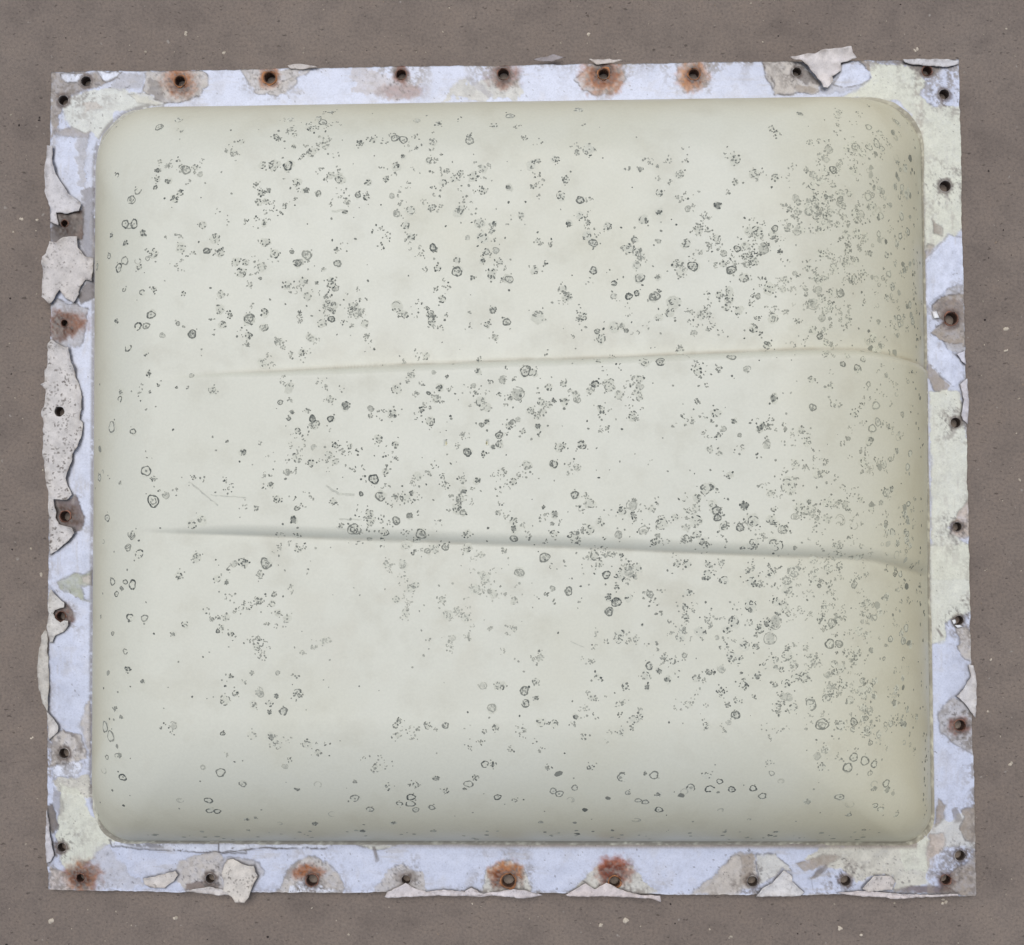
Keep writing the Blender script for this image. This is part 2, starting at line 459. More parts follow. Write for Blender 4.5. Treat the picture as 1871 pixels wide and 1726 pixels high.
# (points, colour, edge roughness px, strength, speckle, outline)
PATCH = [
    (tp(T1, [(160, 190), (650, 190), (560, 250), (440, 300), (330, 330), (230, 420), (215, 560), (165, 640)]), 'T', 7, .95, .1, .3),
    (tp(T1, [(225, 205), (380, 200), (390, 225), (340, 262), (270, 265), (232, 240)]), 'LW', 2, 1, .0, .9),
    (tp(T1, [(480, 190), (640, 190), (600, 220), (540, 250), (500, 240)]), 'LW', 5, 1, .1, .5),
    (tp(T1, [(330, 345), (560, 290), (760, 330), (930, 400), (900, 420), (600, 470), (500, 640), (420, 610), (300, 570), (225, 450)]), 'C', 7, .75, .08, 0),
    (tp(T1, [(600, 215), (820, 190), (790, 290), (640, 330), (560, 300)]), 'G', 9, .8, .5, 0),
    (tp(T1, [(380, 400), (480, 370), (520, 420), (380, 480)]), 'P', 10, .6, .1, 0),
    (tp(T1, [(700, 345), (800, 330), (950, 395), (880, 415), (760, 400)]), 'CT', 4, .7, .1, .3),
    (tp(T1, [(820, 190), (1200, 180), (1235, 260), (1185, 340), (1060, 400), (930, 390), (800, 320)]), 'T2', 6, .95, .3, .55),
    (tp(T1, [(830, 230), (890, 260), (950, 370), (900, 380), (830, 320)]), 'D', 7, .6, .5, 0),
    (tp(T1, [(1460, 175), (1871, 165), (1830, 280), (1700, 355), (1580, 335), (1505, 270)]), 'T2', 6, .85, .4, .4),
    (tp(T1, [(175, 600), (300, 560), (425, 605), (420, 640), (240, 640)]), 'T', 6, .8, .1, .3),
    (tp(T1, [(345, 640), (410, 635), (400, 980), (360, 960), (330, 780)]), 'G', 9, .8, .35, 0),
    (tp(T1, [(380, 990), (455, 960), (456, 1480), (385, 1440), (360, 1350), (372, 1150)]), 'D', 8, .65, .5, .3),
    (tp(T1, [(190, 1140), (385, 1130), (378, 1335), (250, 1335), (220, 1250)]), 'B', 4, 1, .2, .6),
    (tp(T1, [(135, 1275), (220, 1238), (262, 1300), (255, 1362), (170, 1365)]), 'D', 3, 1, .1, .5),
    (tp(T2, [(560, 160), (800, 200), (1020, 260), (960, 370), (700, 380), (540, 300)]), 'P', 16, .5, .35, 0),
    (tp(T2, [(1250, 260), (1480, 240), (1680, 250), (1690, 375), (1140, 380)]), 'CT', 14, .75, .12, 0),
    (tp(T2, [(1310, 230), (1340, 220), (1510, 350), (1480, 375)]), 'G', 4, .8, .4, 0),
    (tp(T2, [(150, 230), (330, 150), (260, 150), (60, 260), (0, 330)]), 'T2', 6, .8, .3, .3),
    (tp(T3, [(380, 240), (460, 160), (700, 160), (720, 240), (660, 330), (530, 365), (440, 320)]), 'P', 5, .8, .2, .5),
    (tp(T3, [(1070, 130), (1280, 120), (1310, 240), (1240, 330), (1130, 330), (1070, 230)]), 'P', 6, .5, .3, .35),
    (tp(T3, [(1655, 110), (1871, 105), (1871, 350), (1740, 342), (1700, 250)]), 'T2', 4, .9, .2, .5),
    (tp(T4, [(160, 185), (360, 185), (430, 205), (490, 270), (556, 350), (545, 405), (400, 415), (250, 425), (230, 330)]), 'T2', 5, .95, .25, .5),
    (tp(T4, [(380, 205), (450, 215), (500, 280), (550, 345), (480, 350), (360, 300)]), 'D', 8, .8, .3, 0),
    (tp(T4, [(370, 370), (480, 360), (560, 385), (420, 415)]), 'T', 6, .8, .2, 0),
    (tp(T4, [(640, 330), (880, 330), (800, 380), (600, 410), (560, 400)]), 'G', 6, .5, .1, .2),
    (tp(T4, [(700, 205), (820, 190), (900, 270), (895, 320), (850, 350), (720, 370), (640, 350), (690, 290)]), 'W', 2, .9, .02, .5),
    (tp(T4, [(825, 180), (885, 195), (915, 265), (880, 255)]), 'T', 3, 1, .1, .3),
    (tp(T4, [(905, 210), (1230, 225), (1270, 330), (1240, 430), (1330, 500), (1530, 500), (1540, 1340), (1300, 1480), (1180, 1500), (1180, 560), (1100, 470), (700, 440), (820, 380), (900, 330)]), 'C', 6, 1, .03, .15),
    (tp(T4, [(1185, 215), (1410, 228), (1330, 300), (1260, 295)]), 'T', 3, .9, .2, .3),
    (tp(T4, [(1370, 290), (1510, 240), (1510, 500), (1330, 480), (1340, 400)]), 'W', 4, .9, .02, .0),
    (tp(T4, [(890, 180), (1120, 180), (1190, 220), (1110, 215), (920, 200)]), 'D', 3, .7, .3, 0),
    (tp(T13, [(880, 645), (960, 715), (955, 775), (890, 765)]), 'T', 4, .9, .05, .3),
    (tp(T13, [(850, 845), (890, 850), (870, 915), (795, 975), (820, 900)]), 'T', 3, .9, .05, .4),
    (tp(T13, [(1000, 770), (1130, 790), (1130, 1235), (1000, 1200), (830, 1335), (825, 1000), (890, 900)]), 'W', 4, 1, .03, .3),
    (tp(T13, [(1000, 1200), (1080, 1160), (1130, 1180), (1130, 1250), (960, 1260)]), 'G', 4, .8, .2, .2),
    (tp(T13, [(875, 1335), (950, 1260), (1130, 1235), (1130, 1660), (1040, 1655), (950, 1605), (865, 1545), (940, 1480), (980, 1450), (885, 1400)]), 'T', 3, 1, .15, .6),
    (tp(T13, [(900, 1300), (1130, 1290), (1130, 1470), (1000, 1440), (930, 1370)]), 'B', 8, .45, .2, 0),
    (tp(T13, [(868, 1375), (910, 1372), (930, 1430), (885, 1435)]), 'LW', 1, 1, 0, .3),  # glint on the glossy rim, painted in as a white patch
    (tp(T12, [(555, 30), (650, 80), (700, 150), (800, 230), (812, 350), (730, 405), (556, 230)]), 'W', 3, 1, .04, .3),
    (tp(T12, [(660, 100), (800, 100), (815, 170), (720, 160)]), 'G', 5, .9, .4, .2),
    (tp(T12, [(550, 235), (640, 330), (710, 400), (680, 465), (600, 435), (556, 350)]), 'T', 3, .95, .06, .4),
    (tp(T12, [(570, 440), (780, 435), (805, 640), (840, 780), (850, 1200), (765, 1330), (700, 1400), (745, 1450), (870, 1560), (880, 1760), (590, 1760)]), 'C', 4, .9, .02, .2),
    (tp(T12, [(845, 1195), (770, 1290), (735, 1380), (715, 1440), (790, 1472), (850, 1460)]), 'P', 2, 1, .05, .3),
    (tp(T12, [(690, 1420), (715, 1430), (795, 1540), (775, 1555)]), 'D', 2, .7, .1, 0),
    (tp(T11, [(400, -20), (760, -20), (770, 500), (600, 560), (550, 600), (540, 735), (400, 765), (390, 400)]), 'C', 4, .9, .03, .2),
    (tp(T11, [(480, 640), (500, 640), (530, 710), (510, 705)]), 'D', 2, .8, 0, 0),
    (tp(T11, [(615, 600), (745, 640), (770, 905), (700, 885), (640, 790), (665, 730)]), 'T2', 4, .95, .3, .4),
    (tp(T11, [(620, 1180), (690, 1220), (760, 1310), (790, 1640), (640, 1560), (510, 1450), (488, 1330), (530, 1240)]), 'G', 3, .95, .45, .35),
    (tp(T10, [(1290, 520), (1600, 420), (1600, 700), (1290, 760)]), 'CT', 8, .7, .25, 0),
    (tp(T10, [(1360, 355), (1402, 400), (1390, 480), (1335, 530), (1350, 440)]), 'T', 3, .95, .1, .3),
    (tp(T10, [(1440, 420), (1480, 410), (1500, 500), (1450, 500)]), 'D', 4, .7, .1, 0),
    (tp(T10, [(1500, 425), (1600, 395), (1600, 630), (1530, 612), (1490, 530), (1510, 470)]), 'T', 4, 1, .1, .4),
    (tp(T10, [(1310, 580), (1400, 555), (1400, 640), (1330, 730), (1285, 745)]), 'P', 5, .95, .1, .2),
    (tp(T10, [(1300, 740), (1400, 650), (1480, 640), (1575, 660), (1570, 700), (1440, 800), (1300, 810)]), 'W', 4, .9, .05, .1),
    (tp(T10, [(1430, 805), (1600, 690), (1600, 950), (1360, 915), (1400, 850)]), 'T', 3, 1, .1, .4),
    (tp(T10, [(640, 645), (1295, 585), (1295, 865), (1100, 905), (1090, 820), (980, 808), (880, 860), (770, 780), (560, 720)]), 'CT', 7, .95, .4, 0),
    (tp(T10, [(1110, 620), (1295, 590), (1290, 800), (1160, 780)]), 'C', 8, .8, .15, 0),
    (tp(T10, [(1095, 900), (1200, 880), (1380, 880), (1480, 930), (1300, 925), (1180, 920)]), 'B', 4, .8, .1, .2),
    (tp(T10, [(500, 740), (600, 720), (660, 690), (775, 705), (700, 755), (560, 785)]), 'T', 4, .95, .1, .2),
    (tp(T10, [(690, 752), (702, 770), (630, 835), (585, 835), (620, 790)]), 'D', 3, .9, .1, .2),
    (tp(T10, [(600, 835), (770, 790), (780, 910), (740, 925), (615, 930)]), 'W', 2, 1, .02, .2),
    (tp(T10, [(-60, 930), (130, 700), (165, 685), (260, 690), (270, 800), (230, 890), (100, 920)]), 'T2', 5, .95, .25, .2),
    (tp(T10, [(165, 690), (255, 690), (250, 800), (200, 880), (110, 890), (180, 800)]), 'T', 5, .9, .2, 0),
    (tp(T10, [(270, 690), (380, 690), (480, 790), (420, 780), (330, 860), (280, 870)]), 'CT', 4, .7, .2, .4),
    (tp(T7, [(160, 490), (220, 465), (340, 500), (385, 640), (330, 650), (230, 665), (150, 685)]), 'T2', 4, .95, .35, .35),
    (tp(T7, [(210, 450), (300, 490), (360, 560), (340, 620), (300, 520), (230, 480)]), 'D', 5, .7, .3, 0),
    (tp(T7, [(330, 420), (400, 260), (400, 640), (365, 520)]), 'T2', 5, .85, .4, .2),
    (tp(T7, [(160, 690), (320, 660), (340, 700), (300, 750), (165, 760)]), 'LW', 3, .9, .02, .2),
    (tp(T7, [(150, 770), (400, 740), (410, 900), (300, 860), (190, 850)]), 'CT', 6, .9, .4, 0),
    (tp(T7, [(205, 800), (330, 835), (400, 1000), (560, 1150), (480, 1210), (390, 1270), (280, 1390), (220, 1300), (180, 1130), (205, 1000)]), 'C', 5, .95, .05, .1),
    (tp(T7, [(150, 800), (200, 860), (240, 960), (210, 1010), (160, 930)]), 'D', 7, .5, .7, 0),
    (tp(T7, [(125, 935), (160, 930), (195, 1060), (190, 1085), (160, 1112), (122, 1050)]), 'D', 3, 1, .1, .4),
    (tp(T7, [(150, 1320), (250, 1375), (300, 1390), (340, 1310), (430, 1400), (415, 1475), (140, 1478)]), 'P', 6, .9, .3, .1),
    (tp(T7, [(380, 1270), (480, 1180), (560, 1220), (660, 1370), (760, 1440), (500, 1470), (420, 1400)]), 'G', 10, .6, .45, 0),
    (tp(T7, [(955, 1290), (1120, 1230), (1210, 1225), (1245, 1340), (1230, 1460), (1000, 1470), (935, 1390)]), 'T2', 6, .9, .5, .1),
    (tp(T7, [(1000, 1440), (1110, 1420), (1240, 1440), (1230, 1475), (1000, 1475)]), 'B', 5, .7, .1, 0),
    (tp(T7, [(520, 1160), (1381, 1180), (1381, 1235), (940, 1225), (700, 1205), (530, 1190)]), 'LW', 3, .7, .45, .5),
    (tp(T8, [(0, 470), (60, 430), (260, 470), (310, 530), (270, 600), (200, 670), (0, 660)]), 'G', 6, .8, .35, .3),
    (tp(T8, [(0, 335), (770, 345), (720, 372), (300, 372), (0, 395)]), 'LW', 3, .7, .35, .6),
    (tp(T8, [(430, 610), (500, 490), (620, 425), (740, 460), (860, 610), (840, 685), (380, 685)]), 'T2', 6, .9, .5, .3),
    (tp(T8, [(450, 560), (520, 480), (560, 470), (530, 540), (470, 590)]), 'D', 6, .6, .4, 0),
    (tp(T8, [(1080, 640), (1150, 510), (1270, 465), (1380, 550), (1440, 660), (1090, 690)]), 'T2', 8, .8, .5, .1),
    (tp(T8, [(470, 640), (570, 600), (700, 625), (830, 670), (470, 683)]), 'LW', 5, .9, .6, .2),
    (tp(T8, [(940, 345), (1210, 350), (1120, 385), (1040, 380)]), 'C', 4, .8, .3, .4),
    (tp(T8, [(1045, 360), (1065, 360), (1090, 450), (1075, 462)]), 'D', 1.5, .8, .1, .2),
    (tp(T9, [(120, 660), (150, 510), (280, 450), (400, 510), (460, 640), (440, 680), (150, 685)]), 'CT', 5, .85, .15, .25),
    (tp(T9, [(700, 690), (790, 600), (920, 490), (1010, 455), (1130, 500), (1300, 670), (1250, 695)]), 'CT', 7, .85, .4, 0),
    (tp(T9, [(1540, 695), (1700, 560), (1830, 430), (1880, 430), (1880, 700)]), 'T2', 5, .9, .35, .2),
    (tp(T6, [(245, 1010), (360, 950), (515, 925), (515, 1032), (430, 1050), (460, 1140), (520, 1175), (380, 1125), (270, 1065)]), 'GR', 5, .75, .2, .3),
    (tp(T6, [(430, 960), (515, 940), (515, 1028), (440, 1020)]), 'T2', 4, .8, .2, .2),
    (tp(T5, [(195, 470), (250, 410), (370, 460), (470, 480), (465, 640), (430, 790), (280, 800), (195, 740)]), 'G', 6, .9, .3, .45),
    (tp(T5, [(400, 400), (470, 265), (525, 290), (525, 400), (420, 450)]), 'D', 3, .9, .1, .4),
    (tp(T6, [(215, 355), (320, 360), (370, 325), (420, 400), (445, 490), (430, 600), (380, 620), (235, 520)]), 'B', 4, .85, .1, .4),
    (tp(T6, [(250, 1230), (300, 1170), (350, 1220), (375, 1300), (330, 1310), (230, 1300)]), 'B', 3, .8, .1, .3),
]
STAIN = [  # rust round the bolt holes: x, y, rx, ry, strength, colour
    (329, 150, 30, 26, .9, (176, 118, 66)), (329, 160, 16, 14, .8, (120, 76, 44)), (493, 141, 18, 20, .9, (178, 122, 76)),
    (733, 132, 14, 20, .9, (140, 84, 54)), (735, 166, 42, 14, .45, (150, 110, 104)), (920, 137, 30, 24, .75, (150, 106, 92)), (920, 138, 15, 16, .8, (96, 62, 48)),
    (1103, 137, 36, 34, 1, (182, 124, 72)), (1104, 138, 26, 24, .95, (146, 92, 58)), (1103, 128, 17, 16, .9, (84, 58, 48)),
    (1266, 138, 27, 26, .9, (190, 140, 96)), (1268, 138, 17, 17, .9, (132, 84, 60)), (1694, 130, 14, 10, .7, (96, 66, 58)), (1725, 172, 12, 12, .5, (110, 84, 72)),
    (118, 592, 40, 24, .95, (134, 86, 58)), (112, 598, 24, 22, .85, (98, 62, 44)), (119, 943, 28, 22, .95, (88, 64, 54)), (112, 1124, 24, 20, .95, (104, 60, 46)),
    (150, 1602, 34, 30, .75, (158, 106, 66)), (146, 1602, 18, 16, .8, (116, 72, 46)), (562, 1593, 28, 14, .9, (170, 112, 72)), (570, 1607, 16, 16, .7, (90, 62, 50)),
    (926, 1597, 30, 22, .95, (186, 128, 78)), (922, 1608, 26, 20, .85, (126, 74, 44)), (1120, 1592, 32, 26, .95, (166, 92, 52)), (1118, 1596, 22, 20, .85, (118, 58, 34)),
    (1752, 1326, 20, 18, .8, (134, 88, 78)), (1736, 584, 18, 18, .7, (92, 62, 54)), (120, 410, 28, 22, .9, (64, 48, 42)), (1728, 1607, 18, 14, .6, (104, 72, 66)),
    (384, 1605, 14, 14, .5, (96, 84, 78)), (116, 1376, 15, 14, .45, (120, 112, 106)), (113, 1548, 13, 13, .5, (124, 108, 98)),
    (157, 148, 13, 13, .5, (120, 100, 92)), (116, 183, 13, 13, .5, (120, 96, 84)), (1545, 1609, 13, 13, .55, (140, 124, 112)), (1375, 1610, 14, 14, .5, (120, 112, 106)),
    (1746, 772, 12, 12, .35, (150, 145, 140)), (1752, 1133, 13, 12, .5, (120, 116, 110)), (1749, 962, 12, 12, .4, (170, 150, 140)), (742, 1604, 20, 14, .5, (110, 100, 98))]

corners = plane(np.array([[93, 131], [1752, 108], [1783, 1636], [86, 1627]]))
CELL = .00088
nu, nv = int(.8 / CELL), int(.72 / CELL)
uu, vv = np.meshgrid(np.linspace(0, 1, nu + 1), np.linspace(0, 1, nv + 1), indexing='ij')
FX = ((1 - uu) * (1 - vv))[..., None] * corners[0] + (uu * (1 - vv))[..., None] * corners[1] + (uu * vv)[..., None] * corners[2] + ((1 - uu) * vv)[..., None] * corners[3]
# worn, slightly chipped outer edge
edge_d = np.minimum(np.minimum(uu, 1 - uu) * .8, np.minimum(vv, 1 - vv) * .72)
cen = FX.mean((0, 1))
wob = (fbm(FX[..., 0] * 160, FX[..., 1] * 160, 23, 3) - .5) * .0016 + (fbm(FX[..., 0] * 22, FX[..., 1] * 22, 29, 2) - .5) * .0022
dirx = np.where(uu < .02, 1, np.where(uu > .98, -1, 0)) * 1.0
diry = np.where(vv < .02, -1, np.where(vv > .98, 1, 0)) * 1.0
fo = np.exp(-edge_d / .004)
FX[..., 0] += dirx * wob * fo; FX[..., 1] += diry * wob * fo
hole_xy = [plane((x, y))[:2] for x, y, r, kd in HOLES]
hole_r = [r * PXM for x, y, r, kd in HOLES]
inside = np.zeros((nu, nv), bool)
mid = (FX[:-1, :-1] + FX[1:, 1:]) / 2
for (hx, hy), hr in zip(hole_xy, hole_r):
    dx, dy = FX[..., 0] - hx, FX[..., 1] - hy
    d = np.hypot(dx, dy)
    near = np.abs(d - hr) < CELL * .72
    FX[..., 0] = np.where(near, hx + dx / np.maximum(d, 1e-6) * hr, FX[..., 0])
    FX[..., 1] = np.where(near, hy + dy / np.maximum(d, 1e-6) * hr, FX[..., 1])
mid = (FX[:-1, :-1] + FX[1:, 1:] + FX[:-1, 1:] + FX[1:, :-1]) / 4
keep = (mid[..., 0] < xL + .012) | (mid[..., 0] > xR - .012) | (mid[..., 1] > yT - .012) | (mid[..., 1] < yB + .012)
for cn, sx, sy in (('TL', 1, -1), ('TR', -1, -1), ('BL', 1, 1), ('BR', -1, 1)):
    qx = (xL if sx > 0 else xR) + sx * .03; qy = (yT if sy < 0 else yB) + sy * .03
    keep |= ((mid[..., 0] - qx) * sx < 0) & ((mid[..., 1] - qy) * sy < 0)
for (hx, hy), hr in zip(hole_xy, hole_r):
    keep &= np.hypot(mid[..., 0] - hx, mid[..., 1] - hy) > hr
idx = np.full((nu + 1, nv + 1), -1)
used = np.zeros((nu + 1, nv + 1), bool)
used[:-1, :-1] |= keep; used[1:, :-1] |= keep; used[:-1, 1:] |= keep; used[1:, 1:] |= keep
idx[used] = np.arange(used.sum())
FV = FX[used].copy()
ki, kj = np.nonzero(keep)
FF = np.stack([idx[ki, kj], idx[ki, kj + 1], idx[ki + 1, kj + 1], idx[ki + 1, kj]], 1)
fp = project(FV); fx, fy = fp[:, 0], fp[:, 1]
wx = fx + (fbm(fx / 9, fy / 9, 41, 3) - .5) * 2; wy = fy + (fbm(fx / 9, fy / 9, 47, 3) - .5) * 2

col = np.tile(C['W'], (len(FV), 1)); gls = np.full(len(FV), GL['W']); hgt = np.zeros(len(FV))
soft = fbm(fx / 55, fy / 55, 51, 4)
col *= (1 - .10 * sstep(.45, .75, soft))[:, None]
k = (.16 * sstep(.56, .74, fbm(fx / 26, fy / 26, 57, 4)))[:, None]
col = col * (1 - k) + k * C['T2']
spk1 = fbm(fx / 3.2, fy / 3.2, 61, 2); spk2 = fbm(fx / 5.5, fy / 5.5, 67, 3)
for pts, cn, er, st, sp, ol in PATCH:
    p = np.array(pts); x0, y0 = p.min(0) - er - 6; x1, y1 = p.max(0) + er + 6
    m = (fx > x0) & (fx < x1) & (fy > y0) & (fy < y1)
    if not m.any(): continue
    X_, Y_ = fx[m], fy[m]
    jx = X_ + (fbm(X_ / 14, Y_ / 14, 71, 4) - .5) * er * 2.4; jy = Y_ + (fbm(X_ / 14, Y_ / 14, 79, 4) - .5) * er * 2.4
    ins = in_poly(jx, jy, pts); dd = poly_dist(jx, jy, pts)
    sd_ = np.where(ins, dd, -dd)
    ew = .7 + 4.5 * sstep(.45, .75, fbm(X_ / 17, Y_ / 17, 81, 3))
    a = sstep(-ew, ew, sd_) * st * ((.86 + .3 * fbm(X_ / 7, Y_ / 7, 82, 4)) if cn in ('C', 'CT', 'W', 'LW', 'B', 'D') else (.62 + .6 * fbm(X_ / 7, Y_ / 7, 82, 4))).clip(0, 1)
    c = np.tile(C[cn], (len(X_), 1))
    c = c * ((.90 + .18 * fbm(X_ / 10, Y_ / 10, 83, 5)) if cn == 'C' else (.78 + .42 * fbm(X_ / 10, Y_ / 10, 83 + len(pts), 5)))[:, None]
    if sp:
        s_ = sstep(.70 - .12 * sp, .78 - .12 * sp, spk1[m] * .55 + spk2[m] * .45) * min(1, sp * 1.6)
        c = c * (1 - s_[:, None]) + s_[:, None] * C['D'] * .75
    cm = col[m] * (1 - a[:, None]) + c * a[:, None]
    if ol:
        o_ = np.exp(-((sd_ + .4) / 1.5) ** 2) * min(1, ol * 1.7) * sstep(.28, .5, fbm(X_ / 8, Y_ / 8, 89, 3))
        cm = cm * (1 - o_[:, None]) + o_[:, None] * C['D'] * .55
    col[m] = cm
    gls[m] = gls[m] * (1 - a) + GL[cn] * a
    hgt[m] += a * {'W': .00012, 'LW': .00022, 'C': .00012}.get(cn, -.00022)
for x, y, rx, ry, st, rgb in STAIN:
    rx *= 1.2; ry *= 1.2
    m = (np.abs(fx - x) < rx * 2) & (np.abs(fy - y) < ry * 2)
    X_, Y_ = fx[m], fy[m]
    d = np.hypot((X_ - x) / rx, (Y_ - y) / ry) + (fbm(X_ / 9, Y_ / 9, 97, 4) - .5) * .75
    a = sstep(1.15, .5, d) * min(1, st * 1.2) * (.80 + .35 * fbm(X_ / 4, Y_ / 4, 101, 3)).clip(0, 1)
    c = (lin(*rgb) / 1.1) * np.array([1.06, .87, .58]) * (.42 + .86 * fbm(X_ / 6, Y_ / 6, 103, 4))[:, None]
    col[m] = col[m] * (1 - a[:, None]) + c * a[:, None]
    gls[m] = gls[m] * (1 - a) + .42 * a
    hgt[m] += a * (fbm(X_ / 5, Y_ / 5, 107, 3) - .35) * .0006
# grime caught along the foot of the dome
wpx = FV
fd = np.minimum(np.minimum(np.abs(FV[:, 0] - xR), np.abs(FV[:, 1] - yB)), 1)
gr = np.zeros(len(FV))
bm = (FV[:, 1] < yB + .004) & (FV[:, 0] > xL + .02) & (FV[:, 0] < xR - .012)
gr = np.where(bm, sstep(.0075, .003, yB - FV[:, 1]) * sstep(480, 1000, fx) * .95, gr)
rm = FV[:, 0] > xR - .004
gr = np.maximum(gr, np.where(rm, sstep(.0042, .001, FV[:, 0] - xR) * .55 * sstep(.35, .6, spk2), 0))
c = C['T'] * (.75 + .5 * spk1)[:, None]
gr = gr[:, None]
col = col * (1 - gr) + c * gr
# old grime towards the outer edge and corners; painted contact shadow at the dome foot
ed = np.minimum(np.minimum(fx - 88, 1775 - fx), np.minimum(fy - 118, 1632 - fy))
cd_ = np.min([np.hypot(fx - q[0], fy - q[1]) for q in ((93, 131), (1752, 108), (1783, 1636), (86, 1627))], 0)
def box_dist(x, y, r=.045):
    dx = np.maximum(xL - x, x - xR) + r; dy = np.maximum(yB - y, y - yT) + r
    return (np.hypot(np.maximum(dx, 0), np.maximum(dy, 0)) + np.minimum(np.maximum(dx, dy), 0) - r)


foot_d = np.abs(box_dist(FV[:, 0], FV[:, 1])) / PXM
gm = fbm(fx / 21, fy / 21, 221, 5)
hq_ = np.min([np.hypot(fx - h[0], fy - h[1]) / h[2] for h in HOLES], 0)
k_ = sstep(.50, .64, gm + .10 * np.exp(-ed / 12) + .10 * np.exp(-cd_ / 60)) * (.10 + .5 * np.exp(-ed / 10) + .4 * np.exp(-cd_ / 70) + .45 * sstep(8, 3, hq_))
k_ = (np.clip(k_, 0, .85) * sstep(.3, .6, fbm(fx / 4, fy / 4, 223, 3)))[:, None]
col = col * (1 - k_) + k_ * (C['D'] * .55 + C['T'] * .45) * .85
foot_shade_w = np.where(fx < 300, 10.5, 3.0)
k_ = (np.exp(-(np.maximum(foot_d - foot_shade_w, 0) / 3.2) ** 2) * sstep(.12, .5, fbm(fx / 6, fy / 6, 227, 3)) * .72)[:, None]  # contact shadow along the dome foot, painted into the rim colour
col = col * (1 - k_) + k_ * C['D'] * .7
# smeared grime, brushed roughly along the rim
along = np.where((fx < 185) | (fx > 1680), fbm(fx / 5, fy / 34, 211, 4), fbm(fx / 34, fy / 5, 213, 4))
k_ = (sstep(.54, .72, along) * sstep(.45, .65, fbm(fx / 60, fy / 60, 217, 3)) * .32)[:, None]
col = col * (1 - k_) + k_ * C['T2'] * .85
hc_ = np.min([np.hypot(fx - h[0], fy - h[1]) / h[2] for h in HOLES], 0)
k_ = (sstep(1.9, 1.15, hc_ + (fbm(fx / 5, fy / 5, 229, 3) - .5) * 1.2) * .75)[:, None]
col = col * (1 - k_) + k_ * lin(74, 54, 45)
k_ = (sstep(5.5, 1.5, hc_) * sstep(.56, .66, spk1 * .5 + spk2 * .5) * .7)[:, None]
col = col * (1 - k_) + k_ * C['D'] * .6
# fine dark specks everywhere, thicker in places
s_ = sstep(.735, .79, spk1 * .6 + spk2 * .4) * sstep(.35, .6, fbm(fx / 70, fy / 70, 109, 2)) * .75
col = col * (1 - s_[:, None]) + s_[:, None] * C['D'] * .6
FV[:, 2] = ZF + hgt + (fbm(FV[:, 0] * 45, FV[:, 1] * 45, 113, 3) - .5) * .0007
# edge skirt down to the floor
bidx = [idx[i, 0] for i in range(nu + 1)] + [idx[nu, j] for j in range(1, nv + 1)] + [idx[i, nv] for i in range(nu - 1, -1, -1)] + [idx[0, j] for j in range(nv - 1, 0, -1)]
bidx = np.array(bidx)
sk = FV[bidx].copy(); sk[:, 2] = .0025
sk2 = FV[bidx].copy(); sk2[:, 2] -= .0006
base = len(FV)
nb = len(bidx)
ar = np.arange(nb); an = (ar + 1) % nb
SKF = np.concatenate([np.stack([bidx[ar], bidx[an], base + an, base + ar], 1), np.stack([base + ar, base + an, base + nb + an, base + nb + ar], 1)])[:, ::-1]
ecol = np.tile(lin(205, 200, 200), (nb, 1)) * (.75 + .4 * fbm(FV[bidx, 0] * 60, FV[bidx, 1] * 60, 127, 3))[:, None]
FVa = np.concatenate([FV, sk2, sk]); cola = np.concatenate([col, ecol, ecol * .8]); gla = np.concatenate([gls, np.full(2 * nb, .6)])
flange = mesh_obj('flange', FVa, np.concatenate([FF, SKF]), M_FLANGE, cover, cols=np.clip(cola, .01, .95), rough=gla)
flange['label'] = 'bluish white rim with worn paint and bolt holes'

# ---- bolt holes: uneven bored rims with depth
for (hx, hy), hr, (px_, py_, r_, kd) in zip(hole_xy, hole_r, HOLES):
    n = 28
    sr = random.randint(0, 9999); rs = np.random.default_rng(sr)
    j = rs.normal(0, 1, (6, n)); j = (j + np.roll(j, 1, 1) + np.roll(j, -1, 1)) / 3
    wide = {0: 1.14, 1: 1.24, 2: 1.38}[kd]; rise_ = {0: .0003, 1: .0005, 2: .0008}[kd]; jj = {0: 1, 1: 1.6, 2: 2.4}[kd]
    ang = np.arange(n) / n * 2 * math.pi
    prof = [(wide, -.0004, .05), (wide * .93, rise_, .06), ((1 + wide) / 2, rise_ * 1.1, .05), (1.0, -.0001, .02), (.93, -.003, .03), (.9, -.0086, .02)]
    V = []
    for q, (rr, zz, am) in enumerate(prof):
        rad = hr * rr * (1 + am * jj * j[q])
        V += [(hx + rad[i] * math.cos(ang[i]), hy + rad[i] * math.sin(ang[i]), ZF + zz + (.00022 * j[q][i] if q in (1, 2) else 0)) for i in range(n)]
    Fs = []
    for q in range(len(prof) - 1):
        for i in range(n):
            Fs.append((q * n + i, q * n + (i + 1) % n, (q + 1) * n + (i + 1) % n, (q + 1) * n + i))
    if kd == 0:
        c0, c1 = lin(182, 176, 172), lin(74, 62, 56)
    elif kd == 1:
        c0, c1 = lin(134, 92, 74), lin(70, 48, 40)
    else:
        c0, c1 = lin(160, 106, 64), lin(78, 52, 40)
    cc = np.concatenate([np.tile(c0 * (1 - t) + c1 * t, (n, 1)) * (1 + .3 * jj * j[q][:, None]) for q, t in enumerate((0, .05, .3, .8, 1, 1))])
    ho = mesh_obj('bolt_hole', np.array(V), Fs, M_HOLE, flange, cols=np.clip(cc, .01, .9))

